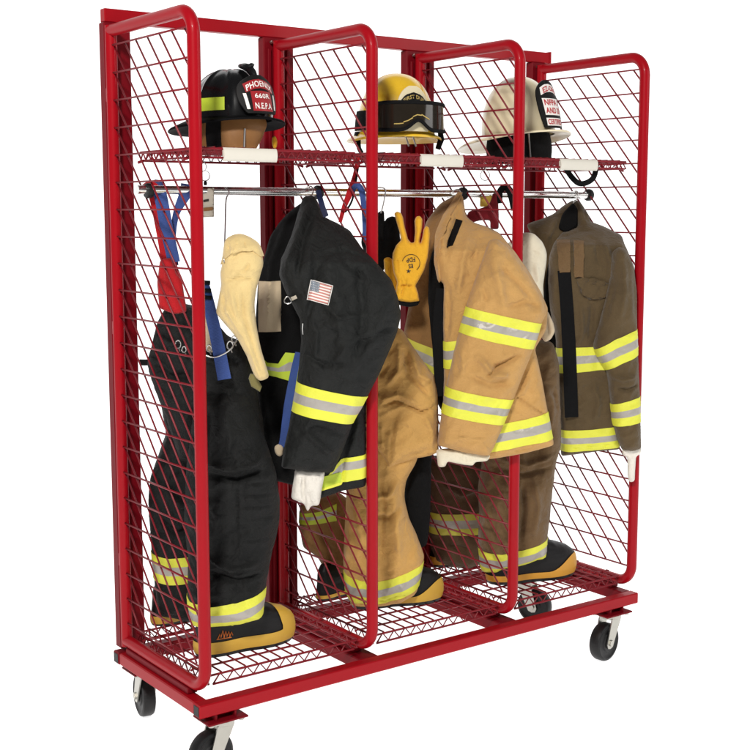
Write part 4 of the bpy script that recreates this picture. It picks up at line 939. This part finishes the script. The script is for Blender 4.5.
# ------------------------------------------------------------------ helmets (local front is -Y; turned by yaw)
class Helm:
    def __init__(s, name, label, u, v, y, yaw, a, bf, bb_, h, brim, mat, ribs=0, tilt=0.0, drop=(.0, .0), rib_h=.004):
        s.c = on_axis(u, v, 1, y); s.yaw = yaw; s.a, s.bf, s.bb, s.h, s.brim, s.mat = a, bf, bb_, h, brim, mat
        s.ca, s.sa = math.cos(yaw), math.sin(yaw); s.ct, s.st = math.cos(tilt), math.sin(tilt)
        s.ribs, s.rib_h, s.drop = ribs, rib_h, drop
        s.root = thing(name, label, 'helmet', s.c)
    def W(s, x, y, z):
        y, z = y * s.ct - z * s.st, y * s.st + z * s.ct
        return s.c + np.array([x * s.ca - y * s.sa, x * s.sa + y * s.ca, z])
    def rad(s, t, k):      # horizontal dome radius vector at angle t (0 = front), k = 0 at the rim .. 1 at the crown
        x, y = math.sin(t), -math.cos(t)
        b_ = s.bf if y < 0 else s.bb
        return x * s.a, y * b_
    def dome(s, t, k, off=0.0):
        ph = k * math.pi / 2
        r = math.cos(ph) ** .86; z = s.h * math.sin(ph) ** .92
        x, y = s.rad(t, k)
        rb = 0
        if s.ribs:
            q = (t * s.ribs / (2 * math.pi)); dq = abs(q - round(q)) * 2 * math.pi / s.ribs * s.a * max(r, .05)
            rb = s.rib_h * math.exp(-(dq / .006) ** 2) * min(1, k * 8) * (1 - k ** 8)
        n = np.array([x / s.a ** 1, y / s.bf, math.sin(ph) * .9]); L = math.hypot(x, y) + 1e-9
        m_ = off + rb
        return (x * r + x / L * m_ * math.cos(ph), y * r + y / L * m_ * math.cos(ph), z + m_ * math.sin(ph))
    def shell(s):
        NA = 120; prof = []
        mb = MB(); rows = []
        for i in range(30): rows.append(('d', 1 - i / 29 * .999 - .0005))
        bl = [(.06, 0), (.25, -.001), (.5, -.003), (.75, -.005), (.93, -.0065), (1.0, -.0085), (1.01, -.0115), (.98, -.0135), (.75, -.0115), (.4, -.008), (.05, -.006), (-.06, -.006)]
        for q in bl: rows.append(('b', q))
        def P(i, j):
            t = 2 * math.pi * j / NA; kd, q = rows[i]
            if kd == 'd': return s.W(*s.dome(t, q))
            x, y = s.rad(t, 0); L = math.hypot(x, y)
            fr, sd, bk = s.brim; cf_ = math.cos(t)
            ext = sd + (fr - sd) * max(0, cf_) ** 2.0 + (bk - sd) * max(0, -cf_) ** 1.6
            dz = s.drop[0] * max(0, cf_) ** 1.5 + s.drop[1] * max(0, -cf_) ** 1.3
            f = q[0]; ee = ext * f
            return s.W(x + x / L * ee, y + y / L * ee, q[1] - dz * max(0, f) ** 1.3 - .012 * max(0, f) * (1 - abs(cf_)) )
        mb.grid(P, 30, NA, wrap=True); mb.grid(lambda i, j: P(i + 29, j), len(rows) - 29, NA, mi=1, wrap=True)
        # crown cap and inner lining
        mb.add([s.W(*s.dome(2 * math.pi * j / NA, .9995)) for j in range(NA)], [tuple(range(NA))])
        mb.grid(lambda i, j: s.W(*(np.array(s.dome(2 * math.pi * j / NA, i / 10 * .99)) * np.array([.94, .94, .95]) + np.array([0, 0, -.004]))), 11, NA, wrap=True)
        return mb.build('shell', [s.mat, M['brimblack'] if s.mat == M['hblack'] else s.mat], s.root, angle=48, recalc=True)
    def wrap(s, name, t0, t1, z0, z1, mat, off=.003, n=24, parent=None, inner=False):
        """band lying on the dome from angle t0 to t1 between two heights (fractions of the quarter turn)"""
        mb = MB(); mb.grid(lambda i, j: s.W(*s.dome(t0 + (t1 - t0) * j / n, z0 + (z1 - z0) * i / 4, off)), 5, n + 1)
        return mb.build(name, mat, parent or s.root, angle=None)
    def plate(s, outline_w, Hp, mat, name, y0, lean, curve=9.0, parent=None, thick=.004):
        """standing front piece: outline_w(b) gives the half width at height b (0..1)"""
        def S(a_, b_, off=0.0):
            return s.W(a_, y0 + curve * a_ * a_ - off * math.cos(lean) + Hp * b_ * math.sin(lean) + .018 * b_ * b_, .004 + Hp * b_ * math.cos(lean) + off * math.sin(lean))
        s.S = S; nb, na = 22, 20; mb = MB()
        for off in (thick, 0): mb.grid(lambda i, j: S(outline_w(i / nb) * (2 * j / na - 1), i / nb, off), nb + 1, na + 1)
        N1 = (nb + 1) * (na + 1); rim = [i * (na + 1) for i in range(nb + 1)] + [nb * (na + 1) + j for j in range(1, na + 1)] + [i * (na + 1) + na for i in range(nb - 1, -1, -1)] + list(range(na - 1, 0, -1))
        for q in range(len(rim)): a_, b_ = rim[q], rim[(q + 1) % len(rim)]; mb.f.append((a_, b_, b_ + N1, a_ + N1)); mb.mi.append(0)
        return mb.build(name, mat, parent or s.root, angle=50, recalc=True)
    def panel(s, pts, mat, name, parent, off=.0048):
        """flat piece on the plate, polygon in (a, b) plate coordinates, given as top and bottom edges"""
        top, bot = pts; n = 10; mb = MB(); top = np.array(top); bot = np.array(bot)
        def ip(E, t): q = np.linspace(0, 1, len(E)); return np.interp(t, q, E[:, 0]), np.interp(t, q, E[:, 1])
        mb.grid(lambda i, j: s.S(*(np.array(ip(top, j / n)) * (1 - i / 3) + np.array(ip(bot, j / n)) * i / 3), off), 4, n + 1)
        return mb.build(name, mat, parent, angle=None)
    def letters(s, txt, a0, b0, w, h, mat, parent, off=.0056, arc=0.0, bold=.02, name='lettering'):
        V, F = text_polys(txt, 1.05, bold); k = w / (V[:, 0].max() - V[:, 0].min()); mb = MB()
        P = [s.S(a0 + x * k, b0 + y * h - arc * ((x * k) / (w / 2)) ** 2, off) for x, y in V]
        mb.add(P, F); return mb.build(name, mat, parent, angle=None)

# black helmet
hb = Helm('fire_helmet', 'black fire helmet with PHOENIX front shield and brown ear flap, on the left shelf', 232, 119, .235, math.radians(8), .110, .120, .128, .136, (.028, .040, .085), M['hblack'], ribs=8, drop=(-.002, .022), rib_h=.005, tilt=-.025)
hb.shell()
sd = hb.plate(lambda b: .0555 * (.86 + .34 * math.sin(math.pi * min(1, b * 1.05)) ** .8) * (1 if b < .62 else math.sqrt(max(.0, 1 - ((b - .62) / .395) ** 2)) * .98 + .012), .108, M['shieldblack'], 'front_shield', -.143, math.radians(7), 6.0)
hb.panel(([(-.034, .56), (0, .58), (.034, .56)], [(-.034, .06), (.034, .06)]), M['shieldred'], 'red_panel', sd)
hb.panel(([(-.050, .74), (-.025, .85), (0, .885), (.025, .85), (.050, .74)], [(-.046, .52), (-.022, .62), (0, .65), (.022, .62), (.046, .52)]), M['shieldred'], 'banner', sd, .0050)
hb.letters('PHOENIX', 0, .765, .088, .155, M['lettwhite'], sd, .0060, arc=.14)
hb.letters('660R', 0, .445, .050, .125, M['lettwhite'], sd, .0060)
hb.letters('N.E.P.A', 0, .19, .056, .155, M['lettwhite'], sd, .0060)
for sx in (-1, 1): hb.panel(([(sx * .046, .50), (sx * .054, .50)], [(sx * .041, .10), (sx * .049, .10)]), M['lettwhite'], 'shield_edge', sd)
hb.wrap('reflective_tape', math.radians(-88), math.radians(-50), .06, .22, M['lime'], .0024)
hb.wrap('reflective_tape', math.radians(50), math.radians(88), .06, .22, M['lime'], .0024)
mb = MB()   # shield holder: a finial on a stalk over the crown
pts = [hb.W(0, y, z) for y, z in ((-.112, .092), (-.098, .118), (-.074, .136), (-.040, .143))]
mb.tube(spline(pts, 5), [.005 + .007 * math.sin(math.pi * i / 15) for i in range(16)], 10)
mb.tube([hb.W(0, -.080, .132), hb.W(0, -.096, .140), hb.W(0, -.104, .140)], [.010, .007, .003], 8)
mb.build('shield_holder', M['hblack'], hb.root)
def flap(hh, name, t0, t1, ztop, zbot, mat, rk=.86, cut=None, parent=None):
    mb = MB(); n = 22
    def P(i, j):
        t = t0 + (t1 - t0) * j / n; x, y = hh.rad(t, 0); zb_ = zbot
        if cut: zb_ = zbot + cut(j / n)
        z = ztop + (zb_ - ztop) * i / 6; k = rk + .05 * math.sin(math.pi * i / 6)
        return x * k, y * k, z
    mb.grid(lambda i, j: hh.W(*P(i, j)), 7, n + 1)
    mb.grid(lambda i, j: hh.W(*(np.array(P(i, j)) * np.array([.96, .96, 1]))), 7, n + 1)
    return mb.build(name, mat, parent or hh.root, angle=None)
flap(hb, 'ear_flap', math.radians(-58), math.radians(28), -.002, -.094, M['leather'], cut=lambda s: max(0, .060 - abs(s - 1.0) * .17))
flap(hb, 'ear_flap', math.radians(-112), math.radians(-84), -.004, -.092, M['leather'], .88, cut=lambda s: .02 * (2 * s - 1) ** 2)
flap(hb, 'headband', math.radians(-200), math.radians(-70), -.002, -.060, M['strap'], .83)
flap(hb, 'headband', math.radians(-84), math.radians(-58), -.002, -.094, M['strap'], .89)
for t in (-98, -22): 
    mb = MB(); x, y = hb.rad(math.radians(t), 0); mb.tube([hb.W(x * .94, y * .94, -.035), hb.W(x * .97 - .006, y * .97, -.092)], .0028, 8); mb.build('strap_rod', M['steel'], hb.root)
ring_ = Puff([(272, 136), (275, 134.5), (277.5, 141), (276.5, 148.5), (273, 148), (271.5, 142)], 3.62, .004, .006, g=.004, seed=5); ring_.build('chin_strap_tab', M['glove'], hb.root)

# yellow helmet with goggles
hy = Helm('fire_helmet', 'yellow fire helmet with dark goggles strapped over its cream front piece', 396, 133.5, .235, math.radians(-13), .120, .120, .136, .182, (.022, .020, .055), M['hyel'], ribs=0, drop=(-.002, .016), tilt=.03)
hy.shell()
sdy = hy.plate(lambda b: .047 * (.95 + .12 * math.sin(math.pi * b)) * (1 if b < .55 else math.sqrt(max(0, 1 - ((b - .55) / .465) ** 2)) + .01), .134, M['shieldcream'], 'front_shield', -.142, math.radians(4), 5.0)
hy.panel(([(-.043, .66), (-.026, .80), (0, .86), (.026, .80), (.043, .66)], [(-.034, .53), (-.018, .64), (0, .68), (.018, .64), (.034, .53)]), M['shieldblack'], 'banner', sdy)
hy.letters('FIRST DUE', 0, .758, .068, .085, M['lettgold'], sdy, .0060, arc=.10)
mb = MB()   # goggle lens: wraps the brow with a nose notch
def gog(i, j, off=0.0, NI=10, NJ=40, m_=0.0):
    q = j / NJ * 2 - 1; t = q * math.radians(66); x, y = hy.rad(t, 0)
    top = .088 - .012 * abs(q) ** 3 - m_; bot = .006 + m_ + .030 * math.exp(-(q / .16) ** 2) + .018 * max(0, abs(q) - .75) * 4 * .6
    z = bot + (top - bot) * i / NI; r = 1.36 - .03 * (i / NI) + off - .28 * abs(q) ** 4; return hy.W(x * r, y * r, z)
mb.grid(lambda i, j: gog(i, j), 11, 41); mb.grid(lambda i, j: gog(i, j, -.05), 11, 41)
rimp = [gog(0, j, .0) for j in range(41)] + [gog(i, 40) for i in range(1, 11)] + [gog(10, j) for j in range(39, -1, -1)] + [gog(i, 0) for i in range(9, 0, -1)]
gg = mb.build('goggles', M['lens'], hy.root, angle=60)
mb = MB(); mb.tube(rimp, .0055, 8, closed=True); mb.build('goggle_frame', M['strap'], gg)
hy.wrap('goggle_strap', math.radians(-180), math.radians(-58), .02, .21, M['strap'], .006, 30, gg)
hy.wrap('goggle_strap', math.radians(58), math.radians(180), .02, .21, M['strap'], .006, 30, gg)
mb = MB()
for k in range(4):       # pale marks on the lens
    pts = [gog(2.2 + .9 * k * .5, 12 + k * 3 + q, .012) for q in (0, 1.5, 3)]; mb.tube(pts, .0016, 5)
mb.build('lens_mark', M['lettgold'], gg)
mb = MB(); x, y = hy.rad(math.radians(70), 0)
mb.tube([hy.W(x * 1.13, y * 1.13, .02), hy.W(x * 1.17, y * 1.17, -.015), hy.W(x * 1.08, y * 1.1, -.045)], [.007, .010, .008], 8); mb.build('visor_bracket', M['strap'], hy.root)
mb = MB(); x, y = hy.rad(math.radians(-96), 0)
mb.cyl(hy.W(x * 1.03, y * 1.03, -.012), hy.W(x, y, 0) - hy.c, .016, .014, 18); 
mb.tube(spline([hy.W(x * 1.0, y, -.02), hy.W(x * 1.02, y - .01, -.045), hy.W(x * .98, y - .02, -.06)], 5), .007, 8); mb.build('chin_strap', M['strap'], hy.root)
for t in (-10, 2):
    mb = MB(); x, y = hy.rad(math.radians(t), 0); mb.tube([hy.W(x * .93, y * .93, -.004), hy.W(x * .93 + .012, y * .95, -.040)], .0024, 8); mb.build('strap_rod', M['steel'], hy.root)

# white helmet
hw_ = Helm('fire_helmet', 'cream white fire helmet with wide brim and red lettered shield on the right shelf', 519, 134, .235, math.radians(9), .114, .124, .132, .188, (.052, .048, .095), M['hwhite'], ribs=0, drop=(-.004, .030), tilt=-.065)
hw_.shell()
sw = hw_.plate(lambda b: .048 * (.92 + .22 * math.sin(math.pi * min(1, b * 1.0)) ** .8) * (1 if b < .7 else math.sqrt(max(0, 1 - ((b - .7) / .315) ** 2)) * .98 + .012), .158, M['shieldblack'], 'front_shield', -.152, math.radians(7), 6.0)
hw_.panel(([(-.038, .83), (-.02, .90), (0, .92), (.02, .90), (.038, .83)], [(-.040, .67), (-.02, .735), (0, .75), (.02, .735), (.040, .67)]), M['lettwhite'], 'banner', sw)
hw_.panel(([(-.040, .61), (.040, .61)], [(-.038, .26), (.038, .26)]), M['lettwhite'], 'white_panel', sw)
hw_.panel(([(-.038, .20), (.038, .20)], [(-.037, .04), (.037, .04)]), M['lettwhite'], 'white_panel', sw)
hw_.letters('EZ-ON', 0, .825, .060, .115, M['lettred'], sw, .0058, arc=.06, bold=.03)
hw_.letters('NFPA 1', 0, .525, .070, .125, M['lettred'], sw, .0058, bold=.03)
hw_.letters('AND 20', 0, .355, .070, .125, M['lettred'], sw, .0058, bold=.03)
hw_.letters('CERTIFIED', 0, .12, .068, .11, M['lettred'], sw, .0058, bold=.03)
flap(hw_, 'ear_flap', math.radians(-150), math.radians(40), -.004, -.098, M['blackin'], .84)
flap(hw_, 'ear_flap', math.radians(40), math.radians(120), -.004, -.090, M['blackin'], .84)
mb = MB(); x, y = hw_.rad(math.radians(-38), 0); mb.tube([hw_.W(x * .93, y * .93, -.010), hw_.W(x * .93 + .005, y * .93, -.098)], .0030, 8); mb.build('strap_rod', M['steel'], hw_.root)
mb = MB(); mb.cyl(hw_.W(0, -.112, .152), (0, -.2, 1), .012, .014, 16, prof=[(.006, -.01), (.012, -.004), (.012, .004), (.006, .010)]); mb.build('shield_holder', M['strap'], hw_.root)
ribbon('chin_strap', [(564, 158, 4.26), (567, 170, 4.22), (577, 182, 4.20), (586, 182.5, 4.20), (594, 176, 4.22), (597, 160, 4.27)], .018, 'strap', hw_.root)

# ------------------------------------------------------------------ light: bright white studio
wd = bpy.data.worlds.new('World'); SC.world = wd; wd.use_nodes = True
wd.node_tree.nodes['Background'].inputs[0].default_value = (.96, .98, 1, 1); wd.node_tree.nodes['Background'].inputs[1].default_value = .14
def area(name, loc, target, size, power, col=(1, 1, 1)):
    l = bpy.data.lights.new(name, 'AREA'); l.shape = 'RECTANGLE'; l.size, l.size_y = size; l.energy = power; l.color = col
    o = bpy.data.objects.new(name, l); COL.objects.link(o); o.location = loc
    o.rotation_euler = (Vector(target) - Vector(loc)).to_track_quat('-Z', 'Y').to_euler()
area('key_softbox', (-2.7, -3.0, 3.9), (.75, .1, .7), (.6, .6), 245, (1, .97, .93))
area('fill_softbox', (3.8, -3.2, 2.6), (.9, .1, .7), (1.6, 1.6), 38, (1, .98, .96))
SC.cycles.max_bounces = 8
